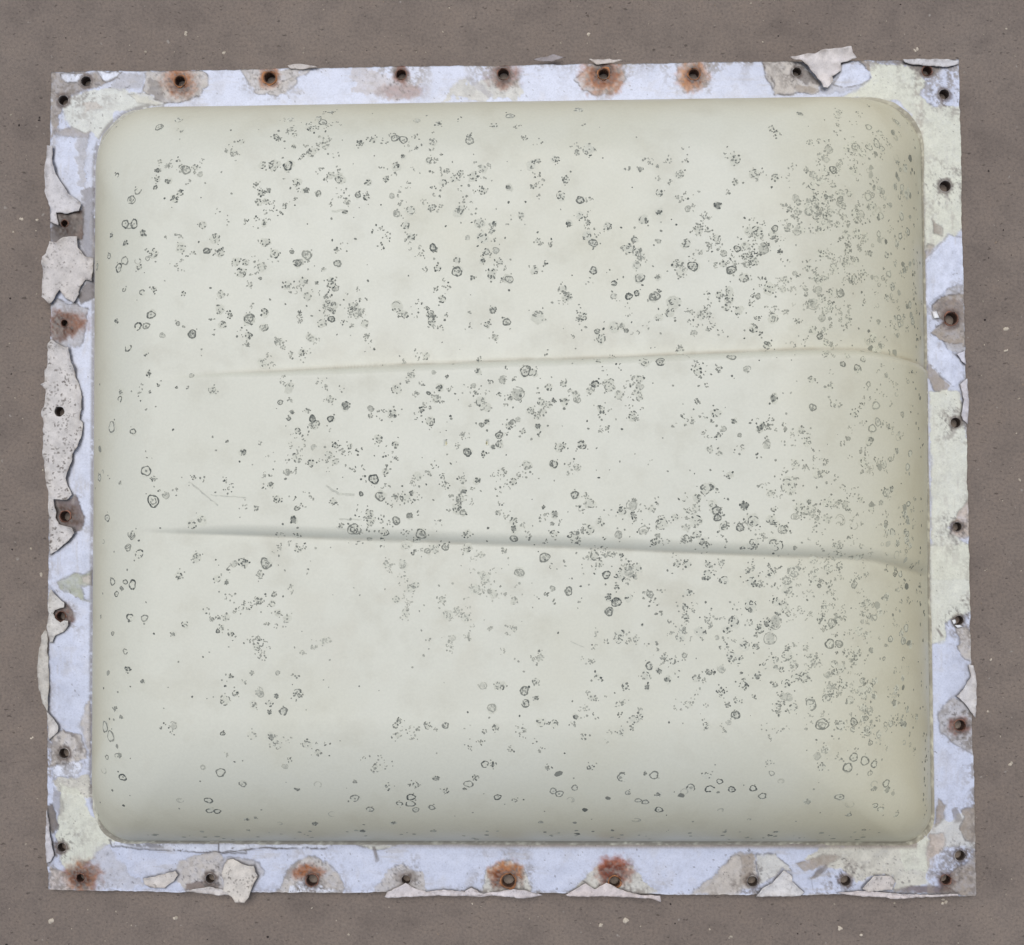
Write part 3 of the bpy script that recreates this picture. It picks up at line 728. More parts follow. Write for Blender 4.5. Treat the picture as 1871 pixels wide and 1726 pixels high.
# ------------------------------------------------------------------ peeling flakes of paint, and glints put in as white chips
def flake(pts, lift=.0012, curl=.002, colr=(208, 204, 200), speck=.5, hole=None, seed=0, thick=.0005, tilt=(0, 0), step=4.0, rag=1.2, z0=.0004):
    rs = np.random.default_rng(seed + 1000)
    # ragged outline
    bp = []
    n = len(pts)
    for i in range(n):
        a, b = np.array(pts[i]), np.array(pts[(i + 1) % n])
        L = np.linalg.norm(b - a); m = max(1, int(L / step))
        for q in range(m):
            bp.append(a + (b - a) * q / m)
    bp = np.array(bp)
    bp += np.stack([fbm(bp[:, 0] / 5, bp[:, 1] / 5, 131 + seed, 3) - .5, fbm(bp[:, 0] / 5, bp[:, 1] / 5, 137 + seed, 3) - .5], 1) * 2 * rag
    x0, y0 = bp.min(0); x1, y1 = bp.max(0)
    gx, gy = np.meshgrid(np.arange(x0, x1, 1.9), np.arange(y0, y1, 1.9))
    ip = np.stack([gx.ravel(), gy.ravel()], 1) + rs.uniform(-.6, .6, (gx.size, 2))
    lp = [tuple(p) for p in bp]
    ok = in_poly(ip[:, 0], ip[:, 1], lp) & (poly_dist(ip[:, 0], ip[:, 1], lp) > 1.5)
    if hole:
        ok &= np.hypot(ip[:, 0] - hole[0], ip[:, 1] - hole[1]) > hole[2] + 1.3
    ip = ip[ok]
    allp = [tuple(p) for p in bp]; nbp = len(allp)
    edges = [(i, (i + 1) % nbp) for i in range(nbp)]
    hc = []
    if hole:
        h0 = len(allp)
        for i in range(18):
            a = i / 18 * 2 * math.pi; rr = hole[2] * (1 + rs.uniform(-.06, .06))
            hc.append((hole[0] + rr * math.cos(a), hole[1] + rr * math.sin(a)))
        allp += hc; edges += [(h0 + i, h0 + (i + 1) % 18) for i in range(18)]
    allp += [tuple(p) for p in ip]
    vco, ve, vf, *_ = delaunay_2d_cdt([Vector(p) for p in allp], edges, [], 0, 1e-6)
    P2 = np.array([(v.x, v.y) for v in vco])
    tri = np.array([f for f in vf if len(f) == 3])
    cen2 = P2[tri].mean(1)
    ok = in_poly(cen2[:, 0], cen2[:, 1], lp)
    if hole:
        ok &= ~in_poly(cen2[:, 0], cen2[:, 1], hc)
    tri = tri[ok]
    W3 = plane(P2)
    dd = poly_dist(P2[:, 0], P2[:, 1], lp)
    cx_, cy_ = P2.mean(0)
    un = fbm(P2[:, 0] / 22, P2[:, 1] / 22, 151 + seed, 3)
    z = ZF + z0 + lift * .75 * (.4 + un) + 1.5 * curl * np.exp(-dd / 6.0) * (fbm(P2[:, 0] / 16, P2[:, 1] / 16, 157 + seed, 2) - .25) * 1.4
    z += tilt[0] * (P2[:, 0] - cx_) * PXM + tilt[1] * (P2[:, 1] - cy_) * PXM
    z = np.maximum(z, np.where((P2[:, 0] < 88) | (P2[:, 1] > 1632) | (P2[:, 1] < 112), .0015, ZF + .0003))
    W3[:, 2] = z
    nvv = len(W3)
    bot = W3.copy(); bot[:, 2] -= thick
    # rim edges
    es = {}
    for t in tri:
        for a, b in ((t[0], t[1]), (t[1], t[2]), (t[2], t[0])):
            es[(a, b)] = 1
    rim = [(a, b) for (a, b) in es if (b, a) not in es]
    v0 = W3[tri[0]]
    flip = np.cross(v0[1] - v0[0], v0[2] - v0[0])[2] < 0
    fs = [tuple(t) if not flip else tuple(t[::-1]) for t in tri.tolist()]
    fs += [tuple(nvv + x for x in (t[::-1] if not flip else t)) for t in tri.tolist()]
    fs += [((a, nvv + a, nvv + b, b) if not flip else (b, nvv + b, nvv + a, a)) for a, b in rim]
    c = np.tile(lin(*colr) / .9, (nvv, 1)) * (.74 + .42 * fbm(P2[:, 0] / 12, P2[:, 1] / 12, 163 + seed, 5))[:, None]
    eb = (np.exp(-dd / 3.5) * .5 * sstep(.4, .65, fbm(P2[:, 0] / 7, P2[:, 1] / 7, 165 + seed, 3)))[:, None]
    c = c * (1 - eb) + eb * lin(128, 112, 100)
    sp = sstep(.66, .76, fbm(P2[:, 0] / 3.1, P2[:, 1] / 3.1, 167 + seed, 2) + .10 * (speck - .5)) * sstep(.35, .6, fbm(P2[:, 0] / 15, P2[:, 1] / 15, 169 + seed, 2)) * min(1, speck * 1.3)
    FLAKE_OR_GLINT_OUT.append(lp)
    c = c * (1 - sp[:, None]) + sp[:, None] * lin(112, 104, 98)
    o = mesh_obj('paint_flake_or_glint', np.concatenate([W3, bot]), fs, M_FLAKE_OR_GLINT, flange, smooth=True, cols=np.clip(np.concatenate([c, c * .8]), .01, .9))
    return o


FLAKE_OR_GLINT_OUT = []
f1 = flake(tp(T4, [(345, 180), (440, 160), (480, 155), (580, 130), (690, 120), (755, 108), (770, 150), (800, 180), (740, 200), (690, 215), (695, 265), (650, 300), (625, 315), (635, 345), (600, 390), (570, 385), (553, 345), (490, 280), (460, 235), (420, 205), (370, 195)]),
           lift=.003, curl=.004, colr=(216, 209, 206), speck=.12, seed=1, tilt=(.0, -.05))
f1['label'] = 'large torn white flake of paint standing up over the top edge'
flake(tp(T1, [(145, 700), (185, 705), (180, 790), (205, 900), (245, 960), (290, 1030), (375, 1095), (365, 1150), (320, 1155), (280, 1165), (200, 1155), (215, 1210), (225, 1250), (165, 1220), (160, 1120), (130, 1020), (135, 800)]), lift=.0022, curl=.003, colr=(208, 204, 204), speck=.25, seed=2)
flake([(94, 443), (107, 445), (119, 434), (143, 433), (146, 454), (157, 470), (172, 473), (171, 515), (157, 511), (146, 530), (147, 540), (137, 554), (122, 545), (111, 530), (105, 541), (97, 553), (93, 556), (80, 544), (79, 506), (80, 471), (87, 464)], lift=.0022, curl=.003, colr=(206, 200, 196), speck=.6, seed=3)
flake(tp(T5, [(200, 740), (300, 800), (335, 800), (360, 920), (385, 965), (385, 1030), (410, 1080), (440, 1190), (435, 1290), (420, 1370), (445, 1390), (440, 1480), (410, 1580), (365, 1640), (360, 1700)]) +
      tp(T6, [(330, 150), (315, 190), (325, 250), (365, 320), (320, 360), (215, 355), (240, 440), (235, 500), (260, 550), (370, 580), (385, 620), (340, 680), (240, 760), (185, 790), (180, 300), (150, 130), (135, 30)]) +
      tp(T5, [(130, 1500), (140, 1380), (120, 1320), (150, 1250), (150, 1130), (110, 1090), (150, 1075), (145, 980), (165, 960), (170, 840), (175, 770)]),
      lift=.0022, curl=.0028, colr=(206, 201, 197), speck=.75, hole=(110, 752, 9.2), seed=4)
flake(tp(T6, [(195, 1060), (260, 1140), (300, 1170), (300, 1205), (230, 1225), (215, 1250), (225, 1290), (270, 1325), (300, 1308), (335, 1310), (335, 1345), (290, 1400), (225, 1430), (205, 1480), (180, 1480), (165, 1360), (175, 1230), (175, 1130)]), lift=.0014, curl=.0025, colr=(210, 206, 200), speck=.4, seed=5)
flake(tp(T6, [(150, 1380), (165, 1400), (168, 1560), (175, 1700)]) + tp(T7, [(140, 60), (142, 200), (136, 345), (100, 290), (75, 180), (65, 50)]) + tp(T6, [(80, 1700), (95, 1600), (120, 1430)]), lift=.0016, curl=.002, colr=(196, 191, 182), speck=.25, seed=6)
flake(tp(T7, [(135, 345), (205, 430), (200, 470), (165, 500), (140, 525), (134, 420)]), lift=.0014, curl=.002, colr=(208, 203, 198), speck=.3, seed=7)
flake(tp(T7, [(738, 1392), (810, 1380), (940, 1345), (957, 1370), (930, 1410), (870, 1452), (780, 1450), (745, 1430)]), lift=.0012, curl=.002, colr=(212, 205, 198), speck=.5, seed=8)
flake(tp(T8, [(60, 450), (100, 445), (200, 490), (245, 490), (270, 560), (240, 620), (210, 700), (180, 740), (120, 735), (95, 700), (30, 660), (40, 600), (25, 540), (40, 480)]), lift=.0018, curl=.0025, colr=(213, 206, 197), speck=.65, seed=9)
flake(tp(T9, [(690, 687), (820, 605), (885, 650), (965, 605), (1060, 650), (1110, 670), (1230, 690), (1330, 690), (1340, 738), (1280, 712), (1000, 700), (700, 696)]), lift=.0012, curl=.0022, colr=(214, 203, 200), speck=.15, seed=10)
flake(tp(T9, [(0, 662), (40, 640), (80, 655), (120, 682), (200, 668), (330, 650), (400, 655), (470, 672), (530, 690), (400, 712), (350, 707), (200, 694), (0, 692)]), lift=.001, curl=.002, colr=(214, 206, 206), speck=.3, seed=11)
flake(tp(T10, [(262, 938), (300, 890), (360, 858), (430, 780), (482, 820), (480, 850), (550, 915), (530, 938)]), lift=.0014, curl=.0022, colr=(213, 210, 208), speck=.25, seed=12)
flake(tp(T10, [(895, 890), (970, 815), (1070, 815), (1095, 850), (1080, 900), (1000, 905), (930, 910)]), lift=.0012, curl=.002, colr=(207, 199, 192), speck=.45, seed=13)
flake(tp(T10, [(750, 918), (900, 905), (1000, 912), (1120, 922), (1290, 930), (1470, 925), (1475, 937), (1290, 943), (1080, 952), (1000, 940), (900, 941)]), lift=.001, curl=.002, colr=(214, 204, 200), speck=.3, seed=14)
flake(tp(T11, [(725, 920), (765, 930), (784, 1000), (782, 1340), (740, 1290), (690, 1220), (630, 1170), (680, 1120), (745, 1010)]), lift=.0012, curl=.002, colr=(212, 208, 206), speck=.08, seed=15)
flake(tp(T12, [(780, 390), (828, 350), (838, 500), (832, 672), (800, 640), (784, 610), (803, 500), (788, 430)]), lift=.0012, curl=.0015, colr=(212, 208, 212), speck=.06, seed=16)
flake(tp(T12, [(755, 180), (810, 160), (820, 255), (790, 230)]), lift=.0012, curl=.0015, colr=(214, 212, 220), speck=.05, seed=17)
flake(tp(T3, [(470, 112), (600, 110), (705, 112), (640, 132), (520, 148)]), lift=.0012, curl=.002, colr=(214, 204, 196), speck=.15, seed=18)
flake(tp(T3, [(90, 108), (160, 88), (240, 70), (300, 92), (230, 118), (140, 120)]), lift=.0005, curl=.001, colr=(160, 152, 152), speck=.1, seed=19, z0=-.001)
flake(tp(T8, [(1135, 702), (1150, 670), (1280, 605), (1330, 642), (1420, 668), (1460, 660), (1550, 652), (1680, 668), (1730, 640), (1770, 668), (1871, 690), (1800, 700), (1500, 692), (1160, 708)]), lift=.001, curl=.002, colr=(211, 203, 202), speck=.3, seed=20)
flake(tp(T4, [(1120, 188), (1200, 180), (1500, 192), (1500, 215), (1420, 240), (1330, 232), (1180, 220), (1130, 208)]), lift=.0008, curl=.0018, colr=(210, 207, 206), speck=.3, seed=21)
flake(tp(T7, [(128, 960), (150, 1130), (160, 1180), (172, 1250), (150, 1290), (122, 1300), (120, 1100)]), lift=.0008, curl=.0015, colr=(206, 202, 204), speck=.3, seed=22)
flake(tp(T7, [(1000, 1470), (1080, 1455), (1150, 1445), (1260, 1470), (1300, 1500), (1230, 1500), (1150, 1492)]), lift=.001, curl=.002, colr=(208, 202, 198), speck=.4, seed=23)
flake(tp(T1, [(1780, 150), (1860, 140), (1920, 150), (1990, 165), (1900, 178), (1800, 172)]), lift=.0008, curl=.0016, colr=(206, 198, 192), speck=.3, seed=24)

flake(tp(T13, [(872, 1378), (908, 1374), (930, 1428), (888, 1432)]), lift=.0006, curl=.0008, colr=(250, 250, 252), speck=0, seed=30, rag=.5)  # glint by the bolt hole, put in as a white chip
flake(tp(T11, [(598, 572), (622, 566), (632, 590), (612, 606)]), lift=.0006, curl=.0008, colr=(250, 250, 250), speck=0, seed=31, rag=.5)  # another glint put in as a white chip
flake(tp(T11, [(618, 612), (660, 610), (682, 622), (640, 632)]), lift=.0006, curl=.0008, colr=(246, 246, 246), speck=0, seed=32, rag=.5)  # rest of that glint, also a white chip
# settled grime in the cracks round the flakes, with their drop shadow painted in
for lp in FLAKE_OR_GLINT_OUT:
    p = np.array(lp)
    m = (fx > p[:, 0].min() - 9) & (fx < p[:, 0].max() + 9) & (fy > p[:, 1].min() - 9) & (fy < p[:, 1].max() + 9)
    d = poly_dist(fx[m], fy[m], lp)
    a = (np.exp(-(d / 2.3) ** 2) * .66 + np.exp(-(d / 6.5)) * .25 * fbm(fx[m] / 9, fy[m] / 9, 191, 3)) * sstep(.2, .5, fbm(fx[m] / 13, fy[m] / 13, 193, 3))
    col[m] = col[m] * (1 - a[:, None]) + a[:, None] * C['D'] * .42
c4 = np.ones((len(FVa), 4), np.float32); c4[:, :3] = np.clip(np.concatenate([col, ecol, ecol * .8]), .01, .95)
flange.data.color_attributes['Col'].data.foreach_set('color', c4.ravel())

# ------------------------------------------------------------------ mould on the dome
# r ring, c double ring, b broken ring of dots, d dark blot, g grey film, p faint ring;  x, y, radius read off the photo
SPOTS = {
 'r': [(291,232,9),(252,349,8),(214,320,5),(229,409,9),(245,409,9),(237,413,7),(228,476,9),(217,489,9),(378,458,7),(590,223,10),(722,252,9),(737,255,9),(582,354,6),(791,452,7),(1060,365,9),(1266,486,11),(1084,494,8),(1169,507,10),(1336,493,10),(1522,310,8),(260,534,6),(276,575,9),(252,596,8),(267,595,8),(234,635,8),(219,729,6),(204,780,11),(243,788,7),(512,735,6),(527,764,5),(901,566,7),(926,588,8),(604,765,7),(783,718,4),(912,795,8),(880,776,5),(1149,541,7),(1164,535,6),(1122,517,6),(1091,605,6),(1144,604,5),(960,677,11),(1088,702,8),(1567,674,9),(1540,665,6),(1577,656,6),(1485,744,8),(1535,534,10),(1498,614,7),(267,860,11),(229,1063,6),(242,1068,9),(213,1085,6),(264,1129,8),(238,1128,9),(543,928,6),(398,1153,4),(196,946,9),(683,875,10),(660,902,4),(769,976,12),(724,951,8),(846,936,6),(939,984,8),(1012,847,8),(1050,904,8),(995,1018,11),(1039,1080,8),(1618,900,8),(1516,1176,11),(1533,1176,9),(229,1190,6),(407,1340,5),(403,1411,10),(192,1328,11),(202,1345,11),(215,1381,8),(224,1420,9),(381,1462,9),(383,1481,8),(397,1482,8),(648,1458,10),(751,1456,9),(750,1468,10),(730,1468,7),(789,1475,7),(856,1432,10),(886,1396,8),(909,1456,8),(814,1325,7),(958,1262,9),(960,1285,9),(1187,1216,8),(1195,1416,10),(1050,1439,7),(1011,1445,8),(1022,1450,9),(1147,1448,6),(1204,1479,9),(1262,1439,10),(1297,1441,10),(1344,1306,9),(1482,1287,11),(1560,1319,9),(1584,1336,10),(1580,1390,11),(1549,1402,10),(1597,1396,8),(1619,1431,9),(1534,1456,10),(1337,1442,8),(1376,1440,8),(1393,1454,9),(1550,1488,7),(1166,1462,7),(1179,1465,7),(940,1462,6)],
 'c': [(240,365,10),(543,480,9),(351,610,9),(457,583,12),(571,765,7),(854,826,8),(1196,541,11),(1207,660,10),(280,915,13),(240,977,9),(234,1000,8),(486,1029,12),(647,967,14),(949,1046,10),(1126,1100,10),(1113,1117,9),(1502,1323,14)],
 'b': [(287,327,7),(254,488,7),(279,462,11),(500,302,12),(505,249,7),(440,259,7),(478,353,7),(472,368,7),(486,369,7),(370,411,8),(404,460,9),(485,441,10),(432,479,9),(449,479,8),(502,464,9),(570,235,10),(682,255,8),(658,262,8),(800,227,8),(569,279,10),(810,334,8),(828,325,8),(865,322,9),(882,349,8),(740,411,9),(752,432,9),(882,434,10),(835,475,7),(800,490,7),(1077,274,14),(1015,291,8),(1034,328,8),(1025,357,10),(1059,394,8),(1072,432,10),(1111,414,8),(1177,402,10),(1253,444,11),(1164,460,9),(1236,481,9),(1409,234,7),(1420,243,7),(1486,338,13),(1489,368,12),(1498,412,14),(1383,422,12),(1411,428,9),(1560,308,10),(1501,462,8),(281,528,6),(483,570,8),(455,613,8),(523,521,9),(267,645,6),(270,682,6),(604,558,14),(724,560,11),(740,575,8),(807,546,8),(891,592,8),(724,711,10),(718,756,9),(877,734,10),(873,677,6),(786,769,10),(930,778,8),(692,802,9),(613,814,8),(639,815,6),(1036,541,10),(983,577,13),(1065,577,9),(1233,553,14),(1275,677,10),(1114,699,11),(1031,734,8),(1029,814,7),(1063,813,10),(1156,759,9),(1407,528,11),(1350,568,9),(1377,600,9),(281,874,7),(254,1012,10),(350,960,10),(397,1057,8),(506,912,7),(422,1157,7),(506,1121,7),(568,846,8),(701,971,11),(676,937,10),(835,928,9),(795,1003,9),(706,1031,8),(867,1074,10),(741,1121,9),(816,1125,10),(850,1127,9),(1011,975,8),(1047,980,12),(1136,933,10),(1208,958,13),(1234,945,9),(1270,952,14),(1253,984,9),(1196,990,9),(1086,1016,10),(1132,1052,12),(1149,1091,9),(1132,1159,10),(1281,1155,11),(939,1098,8),(1440,888,17),(1377,952,13),(1375,997,12),(1417,997,16),(1534,995,9),(1360,1178,10),(1514,1144,9),(1439,1076,11),(1370,1106,13),(1340,1136,11),(1373,1061,10),(1323,1059,9),(411,1279,10),(430,1266,7),(492,1285,7),(709,1438,9),(760,1434,8),(814,1445,7),(869,1420,7),(901,1396,7),(782,1325,9),(905,1328,7),(988,1321,9),(1012,1322,9),(1169,1308,9),(1142,1253,7),(1093,1237,7),(1271,1238,8),(1079,1401,9),(1291,1417,9),(1291,1325,8),(1317,1263,9),(1348,1206,9),(1358,1253,10),(1437,1197,12),(1471,1236,12),(1510,1276,10),(1450,1291,9),(1536,1325,11),(1502,1401,9)],
 'd': [(288,311,7),(307,331,8),(261,426,10),(229,444,8),(537,267,6),(483,408,6),(737,285,6),(806,282,4),(557,347,6),(930,342,7),(903,409,6),(882,476,6),(1040,409,7),(1204,387,7),(1311,375,10),(1461,208,7),(485,598,7),(323,708,4),(533,752,6),(445,827,8),(388,798,3),(415,806,4),(213,587,6),(578,517,5),(632,740,10),(803,708,8),(816,688,5),(889,770,6),(1012,731,6),(1245,759,4),(982,778,8),(1413,727,9),(1341,769,7),(1388,782,7),(222,1074,6),(414,1064,6),(536,950,9),(872,878,7),(847,897,7),(748,942,8),(923,1085,5),(939,967,8),(1014,939,8),(1156,940,7),(1283,990,9),(1135,1014,6),(1112,1091,8),(1285,1056,6),(1298,890,10),(1454,845,6),(1360,924,10),(233,1222,9),(260,1245,6),(505,1271,7),(493,1301,6),(496,1346,8),(210,1295,8),(222,1310,6),(543,1442,7),(451,1497,6),(574,1504,9),(796,1422,8),(720,1503,7),(980,1275,6),(1053,1309,8),(1205,1226,7),(1220,1241,8),(1182,1255,7),(1202,1451,8),(1384,1236,8),(1407,1526,8),(662,1518,9)],
 'g': [(1257,381,7),(1202,441,7),(1514,273,11),(1563,269,11),(1456,422,11),(1395,454,13),(1536,371,11),(1573,392,10),(1612,349,8),(297,612,7),(946,718,16),(1268,609,8),(1365,674,9),(1321,783,8),(1486,556,13),(1501,579,10),(1154,923,12),(1176,969,12),(1153,1044,14),(1407,1166,15),(1415,1138,16),(1430,967,11),(1546,922,10),(476,1268,8),(1435,1272,12),(1493,1381,9),(988,1502,6)],
 'p': [(1522,915,12),(1535,950,12),(1586,1302,10),(1597,1432,8),(329,1462,8),(1560,960,10)],
}
DARK = np.array([.085, .096, .090])
BASEC = np.array(DOME_ALB)


class Marks:
    n = 0

    def __init__(s): s.v, s.f, s.c, s.l, s.lay = [], [], [], [], .00012

    def frame(s, px, py):
        d = ray(np.array([px, py]))
        h = BV.ray_cast(Vector(CL), Vector(d).normalized())
        if h[0] is None: return None
        n = h[1].normalized()
        if n.z < 0: n = -n
        u = n.cross(Vector((0, 1, 0)))
        u = Vector((1, 0, 0)) - n * n.x
        if u.length < .2: u = Vector((0, 1, 0)) - n * n.y
        u.normalize()
        return h[0], n, u, n.cross(u)

    def put(s, fr, a, b):
        s.l.append(s.lay)
        return fr[0] + fr[2] * float(a) + fr[3] * float(b)

    def blob(s, fr, a, b, ra, k, n=7, el=1.0, rot=0):
        i0 = len(s.v); c = BASEC * (1 - k) + DARK * k; s.lay += 2.5e-6
        s.v.append(s.put(fr, a, b)); s.c.append(c)
        w = rng.uniform(.72, 1.25, n)
        for i in range(n):
            t = i / n * 2 * math.pi
            x, y = ra * w[i] * math.cos(t), ra * el * w[i] * math.sin(t)
            s.v.append(s.put(fr, a + x * math.cos(rot) - y * math.sin(rot), b + x * math.sin(rot) + y * math.cos(rot))); s.c.append(c)
        s.f += [(i0, i0 + 1 + i, i0 + 1 + (i + 1) % n) for i in range(n)]

    def arc(s, fr, a, b, ra, th, t0, t1, k, wob, ph, el=1.0):
        n = max(3, int((t1 - t0) / .32)); i0 = len(s.v); s.lay += 2.5e-6
        for i in range(n + 1):
            t = t0 + (t1 - t0) * i / n
            m = 1 + wob * (math.sin(2 * t + ph) * .5 + math.sin(3 * t + 2.1 * ph) * .4 + math.sin(5 * t + ph) * .25)
            tt = th * rng.uniform(.35, 1.45) * (.5 if i in (0, n) and t1 - t0 < 6 else 1)
            kk = min(1, k * rng.uniform(.8, 1.15)); c = BASEC * (1 - kk) + DARK * kk
            for r_ in (ra * m - tt / 2, ra * m + tt / 2):
                s.v.append(s.put(fr, a + r_ * math.cos(t), b + r_ * el * math.sin(t))); s.c.append(c)
        s.f += [(i0 + 2 * i, i0 + 2 * i + 1, i0 + 2 * i + 3, i0 + 2 * i + 2) for i in range(n)]

    def streak(s, pts, w, k):
        for (x0, y0), (x1, y1) in zip(pts, pts[1:]):
            n = max(2, int(math.hypot(x1 - x0, y1 - y0) / 5)); prev = None
            for i in range(n + 1):
                fr = s.frame(x0 + (x1 - x0) * i / n + rng.normal(0, .5), y0 + (y1 - y0) * i / n + rng.normal(0, .5))
                if fr is None: prev = None; continue
                kk = k * .55 * rng.uniform(.2, 1.2); c = BASEC * (1 - kk) + np.array([.16, .18, .20]) * kk
                i0 = len(s.v); ww = w * .435e-3 * rng.uniform(.4, 1.2); px_, py_ = -(y1 - y0), (x1 - x0); L = math.hypot(px_, py_)
                for sg in (-1, 1):
                    s.v.append(s.put(fr, sg * ww * px_ / L, -sg * ww * py_ / L)); s.c.append(c)
                if prev is not None: s.f.append((prev, prev + 1, i0 + 1, i0))
                prev = i0

    def spot(s, kind, px, py, r, fade=1.0):
        fr = s.frame(px, py)
        if fr is None: return False
        s.lay = .00008 + (s.n % 9) * 5e-6; s.n += 1
        q = .435e-3; R = r * q; ph = rng.uniform(0, 6.28); U = rng.uniform
        el = U(.82, 1.1)
        th = 2.25 * q
        inner = 290 < px < 1570 and 230 < py < 1360
        if kind in 'rcbd' and r > 5:                # faint stain soaked into the paint
            for _ in range(2): s.blob(fr, U(-.3, .3) * R, U(-.3, .3) * R, R * U(.7, 1.15), U(.015, .05) * fade, 10, el, ph)
        if inner and kind in 'rc':                  # crusty inside
            s.blob(fr, 0, 0, R * .78, U(.04, .12) * fade, 10, el, ph)
            for _ in range(int(3 + r * .7)):
                t = U(0, 6.28); rr = R * math.sqrt(U()) * .8
                s.blob(fr, rr * math.cos(t), rr * math.sin(t), U(1.0, 2.3) * q, U(.45, .9) * fade, 6, U(.5, 1), U(0, 3))
        if kind == 'b':
            s.blob(fr, U(-.15, .15) * R, U(-.15, .15) * R, R * U(.6, .8), U(.03, .09) * fade, 10, el, ph)
        if kind == 'r' or kind == 'c':
            gap = U(0, 6.28); full = U() < .65
            s.arc(fr, 0, 0, R * .9, th * (1.25 if r > 6 else 1), gap, gap + (6.283 if full else U(4.2, 5.9)), U(.66, .95) * fade, .2, ph, el)
            if kind == 'c':
                s.arc(fr, U(-.1, .1) * R, U(-.15, .15) * R, R * .5, th, ph, ph + U(3.5, 6.2), U(.5, .85) * fade, .2, ph + 1, el)
                for _ in range(3): s.blob(fr, U(-.4, .4) * R, U(-.4, .4) * R, U(1, 2) * q, U(.5, .9) * fade)
            elif U() < .55:
                s.blob(fr, U(-.2, .2) * R, U(-.2, .2) * R, R * U(.2, .42), U(.3, .65) * fade, 8)
            if U() < .35: s.blob(fr, U(-1.3, 1.3) * R, U(1.0, 1.5) * R, U(1, 1.9) * q, U(.5, .9) * fade)
        elif kind == 'b':
            na = rng.integers(4, 7)
            for i in range(na):
                t = ph + i / na * 6.283 + U(-.25, .25)
                if U() < .2: continue
                if U() < .6:
                    s.arc(fr, 0, 0, R * U(.75, 1.0), th * U(.8, 1.3), t, t + U(.4, 1.1), U(.7, 1.0) * fade, .08, ph, el)
                else:
                    rr = R * U(.75, 1.05); s.blob(fr, rr * math.cos(t), rr * el * math.sin(t), U(1.5, 2.7) * q, U(.65, 1) * fade, 6, U(.5, 1), U(0, 3))
            for _ in range(rng.integers(2, 3 + max(2, int(r / 2)))):
                t = U(0, 6.28); rr = R * math.sqrt(U()) * .8
                if U() < .4: s.arc(fr, rr * math.cos(t), rr * math.sin(t), R * U(.2, .36), th * .9, t, t + U(1.5, 5), U(.6, .95) * fade, .15, ph)
                else: s.blob(fr, rr * math.cos(t), rr * math.sin(t), U(1.2, 2.5) * q, U(.55, 1) * fade, 6, U(.5, 1), U(0, 3))
            for _ in range(rng.integers(0, 4)):
                t = U(0, 6.28); rr = R * U(1.1, 1.8)
                s.blob(fr, rr * math.cos(t), rr * math.sin(t), U(1.0, 1.8) * q, U(.45, .85) * fade, 6)
        elif kind == 'd':
            k_ = U(.55, .75) * fade
            s.blob(fr, 0, 0, R * .66, k_ * .85, 10, el, ph)
            for _ in range(int(4 + r)):
                t = U(0, 6.28); rr = R * U(.35, .95)
                if U() < .45: s.arc(fr, 0, 0, rr * .9, th * U(.9, 1.4), t, t + U(.5, 1.4), U(.75, 1) * fade, .1, ph, el)
                else: s.blob(fr, rr * math.cos(t), rr * math.sin(t), R * U(.12, .3), U(.6, 1) * fade, 6)
        elif kind == 'g':
            [s.blob(fr, U(-.3, .3) * R, U(-.3, .3) * R, R * U(.4, .7), U(.14, .26) * fade, 9, el, U(0, 6)) for _ in range(4)]
            s.arc(fr, 0, 0, R * .84, th * .8, ph, ph + U(3.5, 6.2), U(.4, .55) * fade, .12, ph, el)
            for _ in range(int(3 + r * .8)):
                t = U(0, 6.28); rr = R * math.sqrt(U()) * .9
                s.blob(fr, rr * math.cos(t), rr * math.sin(t), U(.8, 2.0) * q, U(.3, .6) * fade, 6)
        elif kind == 'p':
            s.arc(fr, 0, 0, R * .95, th * .9, ph, ph + U(4, 6.2), .33 * fade, .06, ph, el)
            if U() < .6: s.arc(fr, 0, 0, R * .6, th * .8, ph, ph + U(2, 5), .3 * fade, .08, ph, el)
        elif kind == 'x':                          # loose sprinkle of dots
            for _ in range(rng.integers(3, 8)):
                t = U(0, 6.28); rr = R * math.sqrt(U())
                if U() < .25: s.arc(fr, rr * math.cos(t), rr * math.sin(t), U(1.5, 3) * q, th * .8, t, t + U(1, 4), U(.4, .85) * fade, .1, ph)
                else: s.blob(fr, rr * math.cos(t), rr * math.sin(t), U(1.1, 2.4) * q, U(.45, .95) * fade, 6, U(.5, 1), U(0, 3))
        elif kind == 'o':
            s.blob(fr, 0, 0, R, U(.5, .95) * fade, 7, U(.6, 1), ph)
        return True

    def build(s, name, parent):
        if not s.f: return None
        V = []
        for q, v in enumerate(s.v):
            loc, n, i, d = BV.find_nearest(v)
            if n.z < 0: n = -n
            V.append(tuple(loc + n * s.l[q]))
        va = np.array(V)
        yw = np.clip(sstep(xR - .20, xR - .01, va[:, 0]) * .85 + .3 * sstep(yB + .07, yB, va[:, 1]) + .06, 0, 1)[:, None]  # same painted warm light as on the dome
        s.c = np.array(s.c) * (1 - yw + yw * np.array([1.02, .985, .86]))
        return mesh_obj(name, V, s.f, M_MOULD, parent, smooth=True, cols=np.array(s.c))


def fade_at(x, y):
    f = 1.0
    if x > 1430: f = .82
    if x > 1600: f = .80
    if 560 < x < 960 and 1000 < y < 1240: f = .62
    return f


